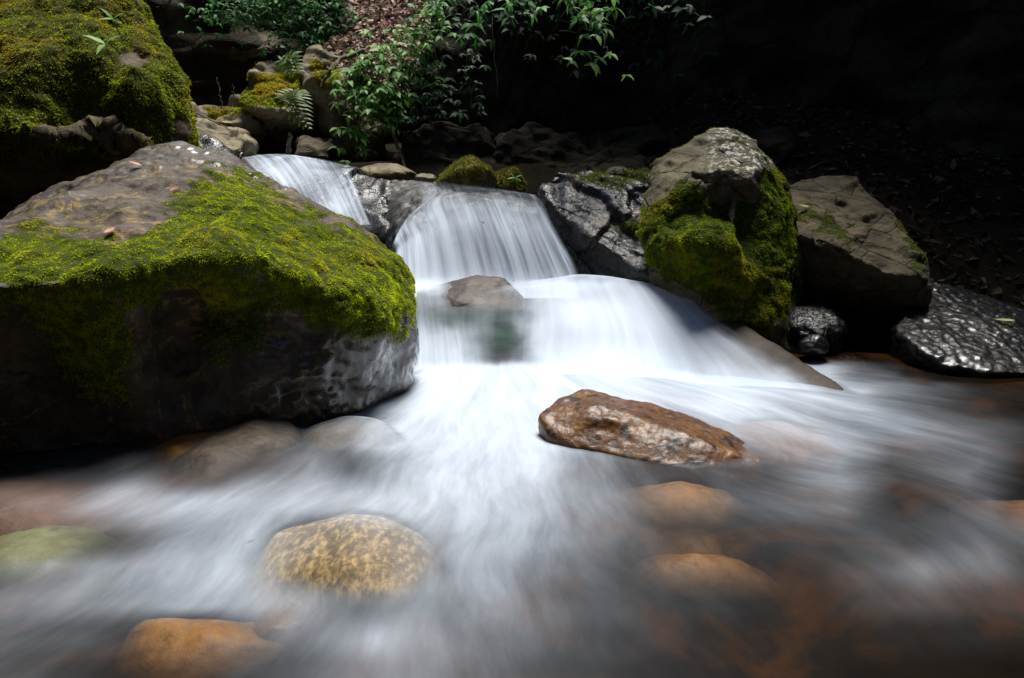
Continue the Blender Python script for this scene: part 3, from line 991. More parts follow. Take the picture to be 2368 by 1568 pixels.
pebble('wet_rock', M_black, 1860, 760, 70, 120, 0, 0.12, 'small black wet rock wedged between lichen capped boulder and grey slab', 'rock', Y=4.5, nz=0.02)
pebble('round_stone', M_sheen, 1881, 800, 30, 30, 0, 0.055, 'small round shiny black stone under the grey slab', Y=4.1, nz=0.004)
pebble('mossy_stone', M_back, 1085, 425, 60, 66, 0, 0.17, 'round dome of yellow green moss at far edge of the upper pool', Y=6.0, moss=7000)
pebble('mossy_stone', M_back, 1168, 430, 44, 50, 0, 0.12, 'small dull mossy stone right of the round moss dome', Y=6.15, moss=5000)
pebble('bare_stone', M_back, 890, 402, 60, 60, 0, 0.08, 'low sunlit bare stone at far edge of the upper pool', Y=6.5)
pebble('bare_stone', M_back, 985, 411, 22, 30, 0, 0.03, 'tiny pale stone left of the round moss dome', Y=6.2)
pebble('bare_stone', M_slab, 1428, 404, 26, 30, 0, 0.05, 'small grey stone perched on top of the cracked black rock', Y=5.45)

# ------------------------------------------------------------------ rocks of the far left bank
BN = ((2.0, 0.04, 3, False, (1, 1, 1)), (0.25, 0.05, 17, 'facet', (1, 1, 1.6)), (0.10, 0.015, 18, 'facet', (1, 1, 1.6)), (22, 0.005, 3, False, (1, 1, 1)))


def back_rock(pts, back, label, mat=None, moss=None, nm=0, name='bank_rock', mossmat=None):
    f = [P(*p) for p in pts]
    b_ = [p + np.array([0, back, 0.0]) for p in f]
    lo = [np.array([p[0], p[1] + back * 0.5, p[2] - 0.12]) for p in f]
    V, F = make_rock([f + b_ + lo], 0.018, 2, BN, water=False)
    mk = moss_mask(V, F, moss, 8, 22, 6, 0.8) if moss else np.zeros(len(V))
    o, o0 = place(name, V, F, mat or M_back, {'moss': mk})
    tag(o, label, 'rock')
    if nm:
        add_moss(o, o0, V, F, mk, nm, 0.022, 0.008, mossmat or M_moss_b)
    return o


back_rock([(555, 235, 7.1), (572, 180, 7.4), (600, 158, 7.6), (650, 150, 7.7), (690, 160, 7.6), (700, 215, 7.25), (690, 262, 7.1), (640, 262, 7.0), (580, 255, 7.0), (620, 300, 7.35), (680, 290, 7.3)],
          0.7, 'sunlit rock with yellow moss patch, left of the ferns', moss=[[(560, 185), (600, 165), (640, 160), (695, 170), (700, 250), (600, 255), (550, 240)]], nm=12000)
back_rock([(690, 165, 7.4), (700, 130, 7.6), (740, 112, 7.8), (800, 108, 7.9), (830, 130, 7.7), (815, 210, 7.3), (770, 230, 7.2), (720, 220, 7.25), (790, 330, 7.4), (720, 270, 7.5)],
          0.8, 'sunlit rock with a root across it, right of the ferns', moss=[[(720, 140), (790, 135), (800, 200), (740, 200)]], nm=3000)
back_rock([(760, 235, 7.0), (825, 232, 7.1), (870, 260, 7.2), (865, 330, 7.1), (800, 345, 7.0), (765, 320, 7.0)], 0.6,
          'square edged rock behind the hanging leafy vine', mat=M_upper)
back_rock([(425, 262, 7.2), (470, 246, 7.4), (555, 232, 7.5), (590, 262, 7.2), (560, 290, 7.0), (480, 275, 7.0), (430, 280, 7.0)], 0.6,
          'flat mossy rock shelf at left beside the ochre boulder', moss=[[(480, 250), (555, 238), (570, 262), (490, 268)]], nm=3000)
back_rock([(425, 300, 6.6), (450, 288, 6.8), (500, 292, 6.8), (540, 310, 6.7), (560, 350, 6.5), (500, 352, 6.4), (430, 330, 6.4)], 0.5,
          'pale sunlit rock above the black wet toe, left bank')
back_rock([(420, 330, 6.2), (450, 318, 6.3), (500, 335, 6.3), (522, 352, 6.2), (515, 375, 6.0), (440, 368, 6.0)], 0.4,
          'small black wet rock touching the crest of the mossy boulder', mat=M_black)
back_rock([(690, 330, 6.9), (735, 322, 7.0), (770, 330, 7.0), (765, 365, 6.8), (690, 360, 6.8)], 0.5, 'low grey block at foot of the leafy bank', mat=M_slab)
back_rock([(415, 95, 8.1), (440, 65, 8.3), (520, 70, 8.3), (640, 80, 8.4), (660, 110, 8.1), (560, 128, 8.0), (470, 118, 8.0), (420, 108, 8.0)], 0.8,
          'dark overhanging rock under the leaves at upper left', mat=M_upper)
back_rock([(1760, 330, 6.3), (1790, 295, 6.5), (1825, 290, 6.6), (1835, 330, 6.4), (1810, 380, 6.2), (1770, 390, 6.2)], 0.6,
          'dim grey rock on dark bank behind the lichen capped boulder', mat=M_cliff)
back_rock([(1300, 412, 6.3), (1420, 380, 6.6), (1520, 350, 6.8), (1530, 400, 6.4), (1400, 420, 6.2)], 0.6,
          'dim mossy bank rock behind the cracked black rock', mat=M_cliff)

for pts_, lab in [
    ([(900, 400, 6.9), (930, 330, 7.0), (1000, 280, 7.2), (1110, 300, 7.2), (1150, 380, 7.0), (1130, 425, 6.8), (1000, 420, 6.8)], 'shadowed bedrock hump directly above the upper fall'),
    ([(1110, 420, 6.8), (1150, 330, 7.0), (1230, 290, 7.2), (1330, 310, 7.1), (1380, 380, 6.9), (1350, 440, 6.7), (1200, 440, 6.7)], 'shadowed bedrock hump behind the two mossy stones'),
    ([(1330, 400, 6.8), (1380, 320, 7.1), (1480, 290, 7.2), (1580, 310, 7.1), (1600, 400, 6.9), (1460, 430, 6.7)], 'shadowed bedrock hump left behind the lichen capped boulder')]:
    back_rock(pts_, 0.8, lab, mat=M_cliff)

# ------------------------------------------------------------------ sunlit slope of dry leaves above the left bank
sl = [[P(690, 165, 7.6), P(830, 170, 7.5), P(930, 230, 7.3)], [P(760, 100, 7.8), P(860, 110, 7.7), P(960, 150, 7.5)],
      [P(800, 40, 8.1), P(890, 50, 8.0), P(990, 80, 7.8)], [P(840, -60, 8.6), P(930, -60, 8.5), P(1010, -50, 8.3)]]
rows = [crspline(r, 40) for r in sl]
SV = np.array([crspline([r[i] for r in rows], 40) for i in range(40)]).transpose(1, 0, 2).reshape(-1, 3)
SV[:, 2] += 0.05 * fbm(SV, 4, 4)
slope = link('slope', mesh_np('slope', SV, grid(40, 40)), M_back)
slope.data.attributes.new('moss', 'FLOAT', 'POINT')
tag(slope, kind='structure')
n = 2600
pos, nor = sample(SV, grid(40, 40), np.ones(len(SV)), n)
nor *= np.sign(nor[:, 2:3])
lv, lf = leaves(pos + nor * 0.015, unit(rng.normal(size=(n, 3)) * np.array([1, 1, 0.35])), nor + 0.5 * rng.normal(size=(n, 3)), 0.03 + 0.06 * rng.random(n), 0.015 + 0.03 * rng.random(n), 0.2, 0.3)
lit = link('leaf_litter', mesh_np('leaf_litter', lv, lf, True, {'tint': np.repeat(rng.random(n), 12)}), M_litter)
tag(lit, 'pinkish brown dry leaf litter on sunlit slope at top', 'leaf litter', kind='stuff')

# dim litter on the right bank
msk = sstep(1.0, 1.6, gx) * sstep(4.4, 4.9, gy) * sstep(8.6, 8.0, gy) * sstep(5.2, 4.5, gx)
n = 6000
pos, nor = sample(GV, GF, msk + 1e-9, n)
lv, lf = leaves(pos + nor * 0.012, unit(rng.normal(size=(n, 3)) * np.array([1, 1, 0.3])), nor + 0.5 * rng.normal(size=(n, 3)), 0.02 + 0.11 * rng.random(n) ** 2.5, 0.012 + 0.05 * rng.random(n) ** 2, 0.2, 0.3)
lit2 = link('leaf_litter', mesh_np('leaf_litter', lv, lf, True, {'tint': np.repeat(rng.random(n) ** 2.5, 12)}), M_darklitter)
tag(lit2, 'dim dead leaves and grit covering the shaded right bank', 'leaf litter', kind='stuff')


# ------------------------------------------------------------------ plants
def plant(name, label, cat, stems, mat, n_whorl, L, spread, seed=0, hang=0.4, stem_r=0.004, per=4):
    """leafy stems: whorls of pointed leaves strung along drooping stems"""
    r = np.random.default_rng(seed)
    SVs, LB, LD, LN, LL = [], [], [], [], []
    for st in stems:
        pts = crspline([P(*q) for q in st], 14)
        pts += 0.01 * r.normal(size=pts.shape)
        SVs.append(tube(pts, stem_r, stem_r * 0.5, 5))
        for _ in range(n_whorl):
            t = r.random() * 13
            i = min(int(t), 12)
            c = pts[i] + (pts[i + 1] - pts[i]) * (t - i) + r.normal(size=3) * spread * np.array([1, 0.6, 1])
            yaw = r.random() * 6.28
            for k_ in range(per):
                a = yaw + k_ * 6.28 / per + r.normal() * 0.3
                d = np.array([math.cos(a), math.sin(a) - 0.5, -hang + 0.35 * r.normal()])
                LB.append(c)
                LD.append(d)
                LN.append(np.array([0, -0.3, 1]) + 0.3 * r.normal(size=3))
                LL.append(L * (0.6 + 0.7 * r.random()))
    LB, LD, LN, LL = map(np.array, (LB, LD, LN, LL))
    root_p = P(*stems[0][0])
    e = bpy.data.objects.new(name, None)
    e.empty_display_size = 0.1
    e.location = root_p
    col.objects.link(e)
    tag(e, label, cat)
    v, f = leaves(LB, LD, LN, LL, LL * 0.46, 0.3, 0.2)
    link('leaves', mesh_np('leaves', v - root_p, f, True, {'tint': np.repeat(np.clip(r.random(len(LB)), 0, 1), 12)}), mat, e)
    v, f = join(SVs)
    link('stem', mesh_np('stem', v - root_p, f), M_bark, e)
    return e


plant('leafy_vine', 'bright green vine of pointed leaves hanging down the left bank rocks', 'vine',
      [[(900, 90, 7.2), (850, 140, 7.0), (810, 180, 6.9), (790, 230, 6.85)], [(900, 120, 7.1), (850, 200, 6.9), (830, 260, 6.8), (790, 325, 6.75)],
       [(930, 130, 7.1), (900, 190, 6.9), (860, 240, 6.8), (830, 300, 6.75)], [(940, 170, 7.1), (920, 230, 6.9), (900, 270, 6.85)]], M_leaf, 60, 0.08, 0.07, 1)
plant('leafy_vine', 'upper vine of smaller green leaves beside the sunlit leaf slope', 'vine',
      [[(1010, -20, 7.3), (980, 50, 7.2), (950, 100, 7.1)], [(1030, 20, 7.2), (1000, 80, 7.1), (930, 130, 7.0)], [(980, 60, 7.2), (990, 140, 7.1), (1010, 220, 7.1)]], M_leaf, 46, 0.06, 0.06, 2)
plant('shrub', 'dense green leaves over dark overhanging rock at upper left', 'shrub',
      [[(640, -60, 8.0), (560, 10, 7.9), (450, 50, 7.8)], [(700, -60, 8.0), (620, 15, 7.9), (500, 20, 7.9)], [(760, -40, 8.0), (680, 20, 7.9), (600, 30, 7.8)]], M_leaf_mid, 110, 0.06, 0.10, 3)
plant('shrub', 'green leafy sprays between overhanging rock and leaf slope', 'shrub',
      [[(800, 20, 8.0), (740, 70, 7.9), (660, 110, 7.8)], [(790, 60, 8.0), (720, 100, 7.8), (600, 115, 7.8)], [(800, -30, 8.1), (760, 30, 8.0), (700, 60, 7.9)]], M_leaf_mid, 70, 0.058, 0.085, 4)
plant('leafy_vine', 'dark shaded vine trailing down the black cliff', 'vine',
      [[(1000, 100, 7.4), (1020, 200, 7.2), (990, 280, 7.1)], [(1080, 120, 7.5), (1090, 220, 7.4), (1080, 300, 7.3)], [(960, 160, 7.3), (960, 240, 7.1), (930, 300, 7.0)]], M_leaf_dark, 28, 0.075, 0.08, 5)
for i, (sts, lab) in enumerate([
    ([[(1020, -60, 5.6), (1060, 10, 5.5), (1100, 30, 5.45)], [(1020, -60, 5.6), (1075, -20, 5.7), (1110, 40, 5.7), (1090, 80, 5.65)]], 'leafy branch nearest the leaf slope at the top edge'),
    ([[(1250, -60, 5.4), (1240, 0, 5.3), (1225, 15, 5.25)], [(1250, -60, 5.4), (1200, -20, 5.6), (1180, 30, 5.6), (1200, 60, 5.55)]], 'leafy branch at the top edge above the upper fall'),
    ([[(1330, -60, 5.4), (1320, 20, 5.3), (1390, 35, 5.2)], [(1330, -60, 5.4), (1380, -30, 5.5), (1380, 10, 5.5), (1340, 30, 5.45)]], 'bright leafy branch right of the one above the upper fall'),
    ([[(1350, 0, 5.5), (1370, 70, 5.3), (1300, 68, 5.25)]], 'green leafy twig hanging under the bright branch'),
    ([[(1380, 40, 5.5), (1400, 110, 5.3), (1410, 130, 5.2)]], 'lowest hanging leafy twig, farthest down the black cliff'),
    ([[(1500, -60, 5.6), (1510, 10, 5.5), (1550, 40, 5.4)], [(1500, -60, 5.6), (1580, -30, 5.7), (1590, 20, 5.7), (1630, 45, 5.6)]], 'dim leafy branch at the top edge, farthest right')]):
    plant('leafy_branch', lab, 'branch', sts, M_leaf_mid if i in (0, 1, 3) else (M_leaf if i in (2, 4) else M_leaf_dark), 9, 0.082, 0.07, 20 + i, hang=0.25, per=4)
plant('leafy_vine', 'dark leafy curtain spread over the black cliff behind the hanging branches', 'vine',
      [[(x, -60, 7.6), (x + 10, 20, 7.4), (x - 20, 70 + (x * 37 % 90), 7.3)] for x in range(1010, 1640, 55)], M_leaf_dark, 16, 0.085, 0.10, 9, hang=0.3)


def fern(label, x0, y0, Y0, x1, y1, Y1, n_fr, seed):
    r = np.random.default_rng(seed)
    root_p = P(x0, y0, Y0)
    e = bpy.data.objects.new('fern', None)
    e.location = root_p
    e.empty_display_size = 0.1
    col.objects.link(e)
    tag(e, label, 'fern')
    for k_ in range(n_fr):
        tip = P(x1 + r.normal() * 14, y1 + r.normal() * 14, Y1 + r.normal() * 0.08)
        mid = (root_p + tip) / 2 + np.array([r.normal() * 0.05, -0.14, 0.06])
        pts = crspline([root_p, mid, tip], 26)
        B, D, N_, L_ = [], [], [], []
        for i in range(3, 26, 2):
            t = unit(pts[i] - pts[i - 1])
            s = unit(np.cross(t, np.array([0, -1, 0.3])))
            for sg in (-1, 1):
                B.append(pts[i])
                D.append(s * sg + t * 0.4)
                N_.append(np.array([0, -0.6, 0.8]))
                L_.append(0.085 * math.sin(math.pi * (0.12 + 0.86 * i / 26)) + 0.01)
        L_ = np.array(L_)
        v, f = leaves(np.array(B), np.array(D), np.array(N_), L_, 0.022, 0.3, 0.1)
        tv, tf = tube(pts, 0.003, 0.001, 4)
        v, f2 = join([(v, f), (tv, tf)])
        tint = np.full(len(v), 0.3 + 0.5 * r.random())
        link('frond', mesh_np('frond', v - root_p, f2, True, {'tint': tint}), M_fern, e)


fern('bright fern frond arching in front of the two sunlit rocks', 690, 175, 7.0, 668, 138, 6.9, 3, 1)
fern('dark green fern hanging in the cleft between the sunlit rocks', 690, 205, 7.0, 700, 300, 6.85, 3, 2)


def sprig(label, x, y, Y, L, n, seed, mat):
    r = np.random.default_rng(seed)
    p0 = P(x, y, Y)
    B, D = [], []
    for k_ in range(n):
        a = k_ * 6.28 / n + 0.5
        B.append(p0 + np.array([0, -0.03, 0.02]))
        D.append([math.cos(a), -0.4, 0.5 * math.sin(a) + 0.35])
    e = bpy.data.objects.new('sprig', None)
    e.location = p0
    e.empty_display_size = 0.05
    col.objects.link(e)
    tag(e, label, 'seedling')
    v, f = leaves(np.array(B), np.array(D, float), np.tile([0, -0.5, 0.8], (n, 1)), L, L * 0.3, 0.25, 0.2)
    link('leaves', mesh_np('leaves', v - p0, f, True, {'tint': np.repeat(0.7 + 0.3 * r.random(n), 12)}), mat, e)
    v, f = tube([p0 + np.array([0, 0.06, -0.08]), p0 + np.array([0, 0, -0.02]), p0 + np.array([0, -0.03, 0.025])], 0.004, 0.002, 5)
    link('stem', mesh_np('stem', v - p0, f), M_bark, e)


sprig('three leaved seedling growing on face of the ochre boulder', 250, 112, 4.92, 0.12, 3, 1, M_leaf)
sprig('bright broad leaved seedling near crest of the ochre boulder', 268, 55, 5.2, 0.09, 4, 2, M_leaf)
sprig('tiny plant on the small dull mossy stone', 1190, 418, 6.0, 0.06, 4, 3, M_leaf)


def stick(name, label, pts, r0, r1, cat='root'):
    p = crspline([P(*q) for q in pts], 16)
    p += 0.006 * rng.normal(size=p.shape)
    base = p[0].copy()
    v, f = tube(p - base, r0, r1, 7)
    o = link(name, mesh_np(name, v, f), M_bark)
    o.location = base
    tag(o, label, cat)


stick('root', 'bent bare root crossing the right hand sunlit rock', [(840, 118, 7.3), (790, 140, 7.2), (765, 160, 7.1), (755, 180, 7.08), (740, 205, 7.05)], 0.022, 0.012)
stick('stump', 'short upright dead stick at water edge below the ferns', [(668, 362, 6.8), (668, 335, 6.75), (672, 308, 6.72)], 0.022, 0.014, 'stick')
stick('twig', 'thin bare twig standing left of the yellow mossy rock', [(515, 250, 7.0), (508, 215, 6.95), (500, 180, 6.95)], 0.006, 0.003, 'twig')
stick('twig', 'thin forked twig nearest the yellow mossy rock', [(532, 246, 7.0), (540, 220, 6.95), (536, 195, 6.95)], 0.006, 0.003, 'twig')
stick('twig', 'dry twig lying across the pale bank rock', [(455, 262, 6.7), (500, 285, 6.6), (545, 305, 6.55)], 0.006, 0.004, 'twig')
stick('vine_stem', 'thin hanging stem down the black cliff right of the vines', [(1138, 40, 7.0), (1142, 110, 6.95), (1148, 180, 6.95), (1150, 225, 6.95)], 0.004, 0.003, 'vine')
stick('root', 'pale root hanging down behind the upper pool', [(905, 290, 7.0), (915, 330, 6.9), (932, 370, 6.8), (940, 400, 6.7)], 0.016, 0.012)

# bvh of the rocks, for resting leaves on them and for the depth of the water
bv_v, bv_f, off = [], [], 0
for v, f in ROCKS:
    bv_v.append(v)
    bv_f.append(f + off)
    off += len(v)
bv_v, bv_f = np.concatenate(bv_v), np.concatenate(bv_f)
bvh = BVHTree.FromPolygons(bv_v.tolist(), bv_f.tolist())


def fallen(label, x, y, L, W, ang, mat, curl=0.25, seed=0):
    """a fallen leaf lying where the view ray through (x, y) meets a rock"""
    d = Vector(P(x, y, 4.0) - CAM).normalized()
    hit, nrm, _, _ = bvh.ray_cast(Vector(CAM), d)
    if hit is None:
        return
    nrm = np.array(nrm)
    t = unit(np.cross(nrm, [0.2, 1, 0.1]))
    b_ = np.cross(nrm, t)
    dr = t * math.cos(ang) + b_ * math.sin(ang)
    h = np.array(hit) + nrm * 0.012
    v, f = leaves((h - dr * L / 2)[None], dr[None], nrm[None], L, W, -curl, 0.35)
    o = link('fallen_leaf', mesh_np('fallen_leaf', v - h, f, True, {'tint': np.full(12, 0.6)}), mat)
    o.location = h
    md = o.modifiers.new('s', 'SUBSURF')
    md.levels = md.render_levels = 2
    tag(o, label, 'leaf')


fallen('pale yellow green leaf lying on the glistening black slab', 2320, 750, 0.13, 0.045, 0.3, M_paleleaf)
fallen('curled pale green leaf on left part of the grey slab', 1852, 490, 0.12, 0.05, 0.6, M_paleleaf, 0.8)
fallen('small orange leaf on bare stone above the moss of the largest boulder', 408, 443, 0.045, 0.03, 1.0, M_redleaf)
fallen('red leaf at the far rim of the largest boulder', 312, 387, 0.06, 0.03, 0.4, M_redleaf)
fallen('reddish leaf at lower edge of the bare stone of the largest boulder', 255, 540, 0.05, 0.03, 1.4, M_redleaf)
fallen('small buff leaf on the cracked black rock beside the moss', 1472, 498, 0.05, 0.03, 0.4, M_litter)


# ------------------------------------------------------------------ water
def depth_map(V, d0, d1, floor=0.0):
    out = np.empty(len(V))
    for i, p in enumerate(V):
        r_ = bvh.find_nearest(Vector(p))
        dd = r_[3]
        hd = bvh.ray_cast(Vector(p), Vector((0.01, -0.02, -1)))
        out[i] = -dd if hd[0] is not None and hd[1].z < 0 else dd
    return floor + (1 - floor) * sstep(d0, d1, out)


def blobs(px, py, L, base):
    f = np.full(px.shape, float(base))
    for (x, y, rx, ry, rot, amp) in L:
        c, s = math.cos(R(rot)), math.sin(R(rot))
        dx, dy = px - x, py - y
        u, v = (dx * c + dy * s) / rx, (-dx * s + dy * c) / ry
        g = np.exp(-(u * u + v * v) ** 1.15)
        f = f + (amp - f) * g if amp < 0.12 else np.maximum(f, f + (1 - f) * 0 + (amp - np.minimum(f, amp)) * g)
    return f


# the pool and the stream in front
nx, ny = 520, 280
wx, wy = np.meshgrid(np.linspace(-3.6, 3.6, nx), np.linspace(0.7, 4.25, ny))
wx, wy = wx.ravel(), wy.ravel()
S0 = np.array([-0.05, 4.6])
ang = np.arctan2(wx - S0[0], S0[1] - wy)
rad = np.hypot(wx - S0[0], wy - S0[1])
pw = np.stack([ang * 3.0, rad * 0.9, np.zeros_like(rad)], 1)
wz = 0.015 * sstep(3.1, 3.9, wy) + 0.014 * fbm(pw, 1.6, 3)
pw0 = np.stack([wx, wy, np.zeros_like(wx)], 1)
bpx, bpy_ = proj(pw0)
for (x, y, r_, a) in [(560, 1085, 150, 0.05), (820, 1060, 130, 0.045), (300, 1080, 160, 0.03), (2250, 1300, 220, 0.05), (2080, 1160, 160, 0.05),
                      (800, 1330, 230, 0.055), (1600, 1420, 200, 0.01)]:
    wz += a * np.exp(-((bpx - x) ** 2 + (1.6 * (bpy_ - y)) ** 2) / r_ ** 2)
st_v, st_f, off = [], [], 0
for o_ in list(col.objects):                          # the stream climbs over the stones that lie in it
    if o_.name.startswith('stream_stone'):
        v = np.empty(len(o_.data.vertices) * 3, np.float32)
        o_.data.vertices.foreach_get('co', v)
        v = v.reshape(-1, 3) + np.array(o_.location)
        f = np.empty(len(o_.data.loops), np.int32)
        o_.data.loops.foreach_get('vertex_index', f)
        st_v.append(v)
        st_f.append(f.reshape(-1, 4) + off)
        off += len(v)
st_bvh = BVHTree.FromPolygons(np.concatenate(st_v).tolist(), np.concatenate(st_f).tolist())
lift = np.full(len(wx), -1.0)
for i in range(len(wx)):
    h_ = st_bvh.ray_cast(Vector((wx[i], wy[i], 0.6)), Vector((0, 0, -1)))
    if h_[0] is not None:
        lift[i] = h_[0].z
wz = np.maximum(wz, lift + 0.012)
wz = wz.reshape(ny, nx)
for _ in range(5):
    mp = np.pad(wz, 1, mode='edge')
    wz = (mp[:-2, 1:-1] + mp[2:, 1:-1] + mp[1:-1, :-2] + mp[1:-1, 2:] + 2 * wz) / 6
wz = np.maximum(wz.ravel(), lift + 0.006)
WV = np.stack([wx, wy, wz], 1)
px, py = proj(WV)
warp = 45 * np.stack([fbm(pw0, 2.2, 3, seed=1), fbm(pw0, 2.2, 3, seed=2)], 1)
px, py = px + warp[:, 0], py + 0.5 * warp[:, 1]
# how white the water is, as seen along lines across the stream (0 clear .. 255 foam)
TONE = [
    (860, [(0, 10), (800, 60), (930, 200), (1000, 255), (1900, 225), (1980, 110), (2060, 25), (2367, 8)]),
    (920, [(0, 10), (600, 10), (800, 90), (900, 200), (960, 255), (1250, 255), (1500, 245), (1900, 225), (2000, 190), (2150, 100), (2250, 45), (2367, 20)]),
    (1000, [(0, 25), (300, 15), (420, 25), (600, 55), (700, 90), (800, 150), (900, 220), (960, 240), (1250, 245), (1500, 150), (1750, 185), (1850, 195), (2000, 160), (2200, 110), (2367, 55)]),
    (1080, [(0, 55), (200, 70), (300, 95), (420, 60), (560, 80), (700, 150), (800, 92), (900, 185), (1000, 225), (1220, 228), (1350, 150), (1500, 85), (1750, 80), (1850, 120), (1950, 150), (2060, 75), (2130, 85), (2250, 115), (2367, 30)]),
    (1160, [(0, 95), (150, 120), (300, 168), (500, 182), (700, 200), (900, 212), (1100, 215), (1250, 190), (1400, 130), (1600, 80), (1800, 100), (1930, 115), (2060, 48), (2200, 80), (2300, 95), (2367, 50)]),
    (1240, [(0, 38), (200, 55), (400, 140), (600, 190), (780, 85), (950, 145), (1030, 185), (1150, 192), (1300, 150), (1450, 90), (1560, 62), (1800, 62), (2000, 75), (2100, 72), (2250, 100), (2367, 90)]),
    (1320, [(0, 90), (200, 142), (400, 180), (560, 185), (640, 118), (740, 35), (830, 62), (930, 125), (1030, 158), (1150, 167), (1300, 130), (1450, 80), (1600, 60), (1900, 52), (2060, 90), (2150, 115), (2280, 110), (2367, 70)]),
    (1400, [(0, 120), (200, 142), (400, 165), (600, 165), (700, 150), (820, 125), (950, 140), (1150, 142), (1300, 110), (1500, 65), (1650, 55), (1900, 42), (2150, 72), (2367, 58)]),
    (1480, [(0, 100), (200, 90), (340, 55), (450, 50), (600, 90), (720, 140), (860, 182), (1000, 150), (1200, 110), (1400, 70), (1700, 40), (2000, 34), (2300, 42), (2367, 38)]),
    (1560, [(0, 78), (150, 60), (300, 42), (480, 48), (640, 85), (800, 120), (920, 142), (1050, 132), (1200, 90), (1500, 48), (2000, 25), (2367, 20)]),
    (1700, [(0, 70), (480, 50), (900, 130), (1200, 80), (1600, 35), (2367, 15)])]
ty = np.array([t[0] for t in TONE], float)
tv = np.stack([np.interp(px, [p[0] for p in t[1]], [p[1] for p in t[1]]) for t in TONE])
k_ = np.clip(np.searchsorted(ty, py) - 1, 0, len(ty) - 2)
fr = np.clip((py - ty[k_]) / (ty[k_ + 1] - ty[k_]), 0, 1)
fr = fr * fr * (3 - 2 * fr)
ar = np.arange(len(px))
fo = (tv[k_, ar] * (1 - fr) + tv[k_ + 1, ar] * fr) / 255.0
fo = 0.91 * fo ** 1.1 * sstep(4.15, 3.95, wy)
M_water = water_mat('stream_water', 10.0, 1.4, 0.9, fine=1.2, murk=(0.007, 0.0044, 0.0022), veil=1.0)
dep = depth_map(WV, -0.004, 0.03, 0.55)
down = Vector((0, 0, -1))
murk = np.ones(len(WV))
for i, p in enumerate(WV):
    h_ = bvh.ray_cast(Vector(p) + Vector((0, 0, 0.001)), down)
    if h_[0] is not None:
        murk[i] = 1 - math.exp(-20.0 * h_[3])
murk = (murk.reshape(ny, nx))
for _ in range(2):                                   # let the murk drift a little
    mp = np.pad(murk, 1, mode='edge')
    murk = (mp[:-2, 1:-1] + mp[2:, 1:-1] + mp[1:-1, :-2] + mp[1:-1, 2:] + 2 * murk) / 6
murk = murk.ravel()
uv = np.stack([ang + 0.03 * fbm(pw0, 1.3, 3), rad], 1)
water = link('water', mesh_np('water', WV, grid(nx, ny), True, {'foam': fo, 'depth': dep, 'murk': murk}, uv), M_water)
tag(water, 'silky white stream spreading from the falls to the foreground', 'water', kind='structure')


def sheet(name, rows, nu, nv, foam_list, base, mat, label, dmin=-0.01, dmax=0.03, floor=0.35, edge=0.06, dark=(), ripple=0.012):
    rr = [crspline([P(*q) for q in r], nu) for r in rows]
    V = np.array([crspline([r[i] for r in rr], nv) for i in range(nu)]).transpose(1, 0, 2).reshape(-1, 3)
    u, v = np.meshgrid(np.linspace(0, 1, nu), np.linspace(0, 1, nv))
    u, v = u.ravel(), v.ravel()
    V[:, 1] -= ripple * fbm(np.stack([u * 14, v * 1.5, 0 * u], 1), 1.0, 3)
    px, py = proj(V)
    px, py = px + 16 * fbm(V, 7, 3, seed=3), py + 12 * fbm(V, 7, 3, seed=4)
    f = blobs(px, py, foam_list, base)
    for (x, y, rx, ry, rot, amp) in dark:
        c, s = math.cos(R(rot)), math.sin(R(rot))
        a, b_ = ((px - x) * c + (py - y) * s) / rx, (-(px - x) * s + (py - y) * c) / ry
        g = np.exp(-(a * a + b_ * b_) ** 1.15)
        f = f + (amp - f) * g
    ur = u + 0.03 * fbm(np.stack([u * 9, v * 3, 0 * u], 1), 1.0, 3, seed=5)
    f = f * sstep(0, edge, ur) * sstep(1, 1 - edge, ur) * sstep(0, 0.16, v)
    dp = depth_map(V, dmin, dmax, floor)
    uv = np.stack([u, v], 1)
    o = link(name, mesh_np(name, V, grid(nu, nv), True, {'foam': f, 'depth': dp}, uv), mat)
    tag(o, label, 'waterfall', kind='structure')
    return o


M_fall = water_mat('fall_water', 24.0, 0.8, 1.5)
M_fall2 = water_mat('cascade_water', 22.0, 1.0, 0.6, fine=0.8)
sheet('waterfall', [
    [(930, 399, 6.15), (970, 404, 6.1), (1020, 412, 6.0), (1080, 423, 5.9), (1170, 437, 5.7), (1250, 452, 5.5)],
    [(972, 462, 5.35), (1000, 448, 5.42), (1040, 440, 5.46), (1090, 438, 5.45), (1180, 444, 5.4), (1250, 456, 5.3)],
    [(910, 556, 4.98), (948, 500, 5.06), (1030, 460, 5.12), (1110, 449, 5.16), (1190, 452, 5.16), (1258, 470, 5.12)],
    [(908, 590, 4.9), (962, 550, 4.92), (1050, 518, 4.94), (1140, 512, 4.94), (1220, 522, 4.94), (1292, 540, 4.92)],
    [(904, 640, 4.78), (970, 640, 4.78), (1080, 640, 4.78), (1180, 640, 4.78), (1265, 640, 4.78), (1345, 640, 4.78)],
    [(904, 690, 4.7), (970, 690, 4.7), (1080, 690, 4.7), (1180, 690, 4.7), (1265, 690, 4.7), (1350, 690, 4.7)]], 160, 120,
    [(1100, 655, 290, 88, 0, 1.0), (1010, 620, 60, 60, 0, 0.97), (1190, 615, 60, 70, 0, 0.97), (1120, 560, 200, 90, 0, 0.72), (960, 590, 60, 80, 0, 0.8), (1250, 580, 70, 90, 20, 0.8), (1030, 490, 60, 20, -25, 0.6)], 0.84, M_fall,
    'upper waterfall',
    dark=[(1060, 415, 270, 54, 9, 0.22), (930, 470, 50, 50, -30, 0.15)])
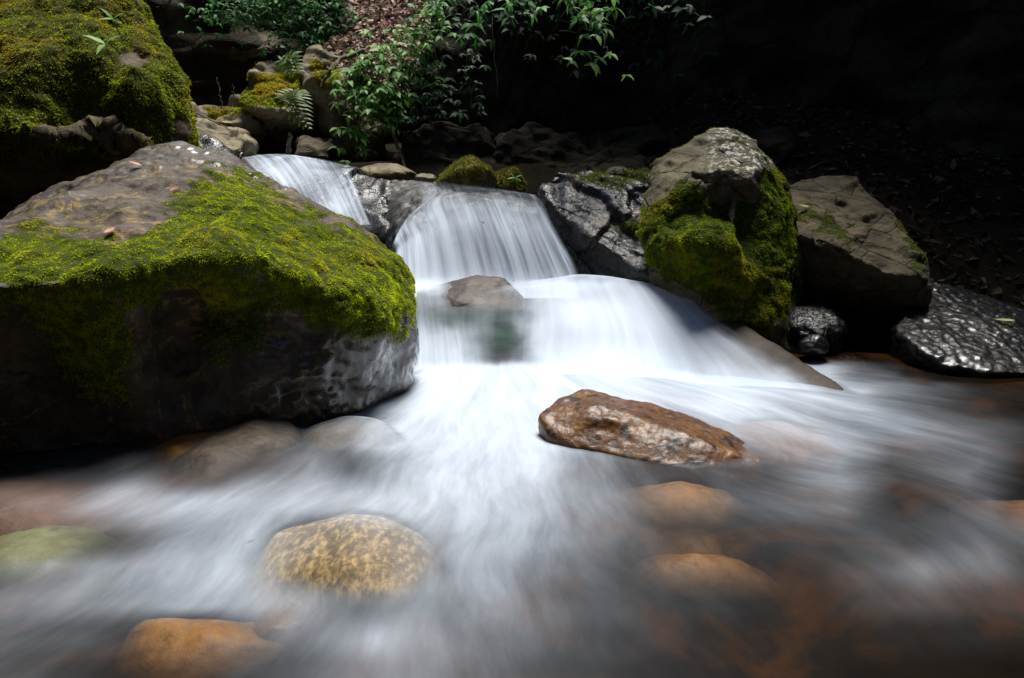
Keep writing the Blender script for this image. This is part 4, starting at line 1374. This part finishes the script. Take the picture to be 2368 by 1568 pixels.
sheet('waterfall', [
    [(895, 628, 4.85), (1010, 630, 4.85), (1130, 632, 4.85), (1240, 640, 4.85), (1360, 648, 4.8), (1480, 654, 4.72), (1600, 662, 4.6)],
    [(925, 668, 4.5), (1015, 676, 4.48), (1110, 680, 4.42), (1220, 664, 4.46), (1345, 640, 4.48), (1490, 660, 4.32), (1640, 708, 4.2)],
    [(940, 730, 4.27), (1022, 738, 4.25), (1100, 752, 4.20), (1215, 752, 4.18), (1390, 745, 4.13), (1560, 755, 4.03), (1710, 768, 3.98)],
    [(945, 800, 4.10), (1030, 810, 4.10), (1110, 828, 4.02), (1210, 828, 3.98), (1390, 826, 3.93), (1620, 836, 3.83), (1840, 838, 3.73)],
    [(940, 876, 3.86), (1035, 882, 3.86), (1115, 886, 3.80), (1220, 886, 3.78), (1390, 888, 3.73), (1640, 898, 3.63), (1995, 918, 3.49)],
    [(930, 900, 3.72), (1035, 906, 3.72), (1115, 910, 3.68), (1220, 910, 3.66), (1390, 912, 3.62), (1640, 922, 3.52), (2000, 940, 3.38)]], 200, 120,
    [(1350, 720, 200, 70, 5, 1.0), (1400, 830, 260, 90, 0, 0.97), (1540, 730, 110, 50, 25, 0.9), (1250, 890, 700, 34, 2, 1.0), (1000, 655, 110, 20, 0, 1.0), (1300, 660, 140, 18, 0, 0.95),
     (990, 810, 60, 80, 0, 0.86), (1055, 835, 35, 60, 0, 0.82), (1700, 880, 220, 35, 8, 0.8)], 0.55, M_fall2, 'lower waterfall',
    dark=[(1140, 688, 95, 38, 12, 0.24), (1160, 785, 48, 85, 0, 0.22), (1060, 730, 90, 26, 0, 0.36), (1830, 815, 170, 42, 34, 0.12), (1940, 890, 90, 30, 30, 0.1)])
sheet('waterfall', [
    [(500, 352, 7.4), (580, 354, 7.3), (660, 356, 7.2), (740, 366, 7.0), (830, 386, 6.7)],
    [(545, 362, 6.7), (610, 362, 6.6), (670, 359, 6.55), (740, 372, 6.5), (820, 390, 6.35)],
    [(575, 388, 6.2), (630, 378, 6.2), (690, 366, 6.2), (750, 384, 6.18), (815, 402, 6.1)],
    [(610, 430, 6.0), (670, 425, 5.95), (730, 425, 5.9), (780, 435, 5.85), (830, 445, 5.8)],
    [(660, 520, 5.7), (720, 520, 5.6), (775, 520, 5.5), (820, 520, 5.4), (860, 520, 5.4)]], 110, 80,
    [(640, 400, 60, 40, 10, 0.85), (700, 380, 40, 25, 10, 0.8), (780, 480, 40, 50, 0, 0.8)], 0.5, M_fall, 'small far waterfall at left')
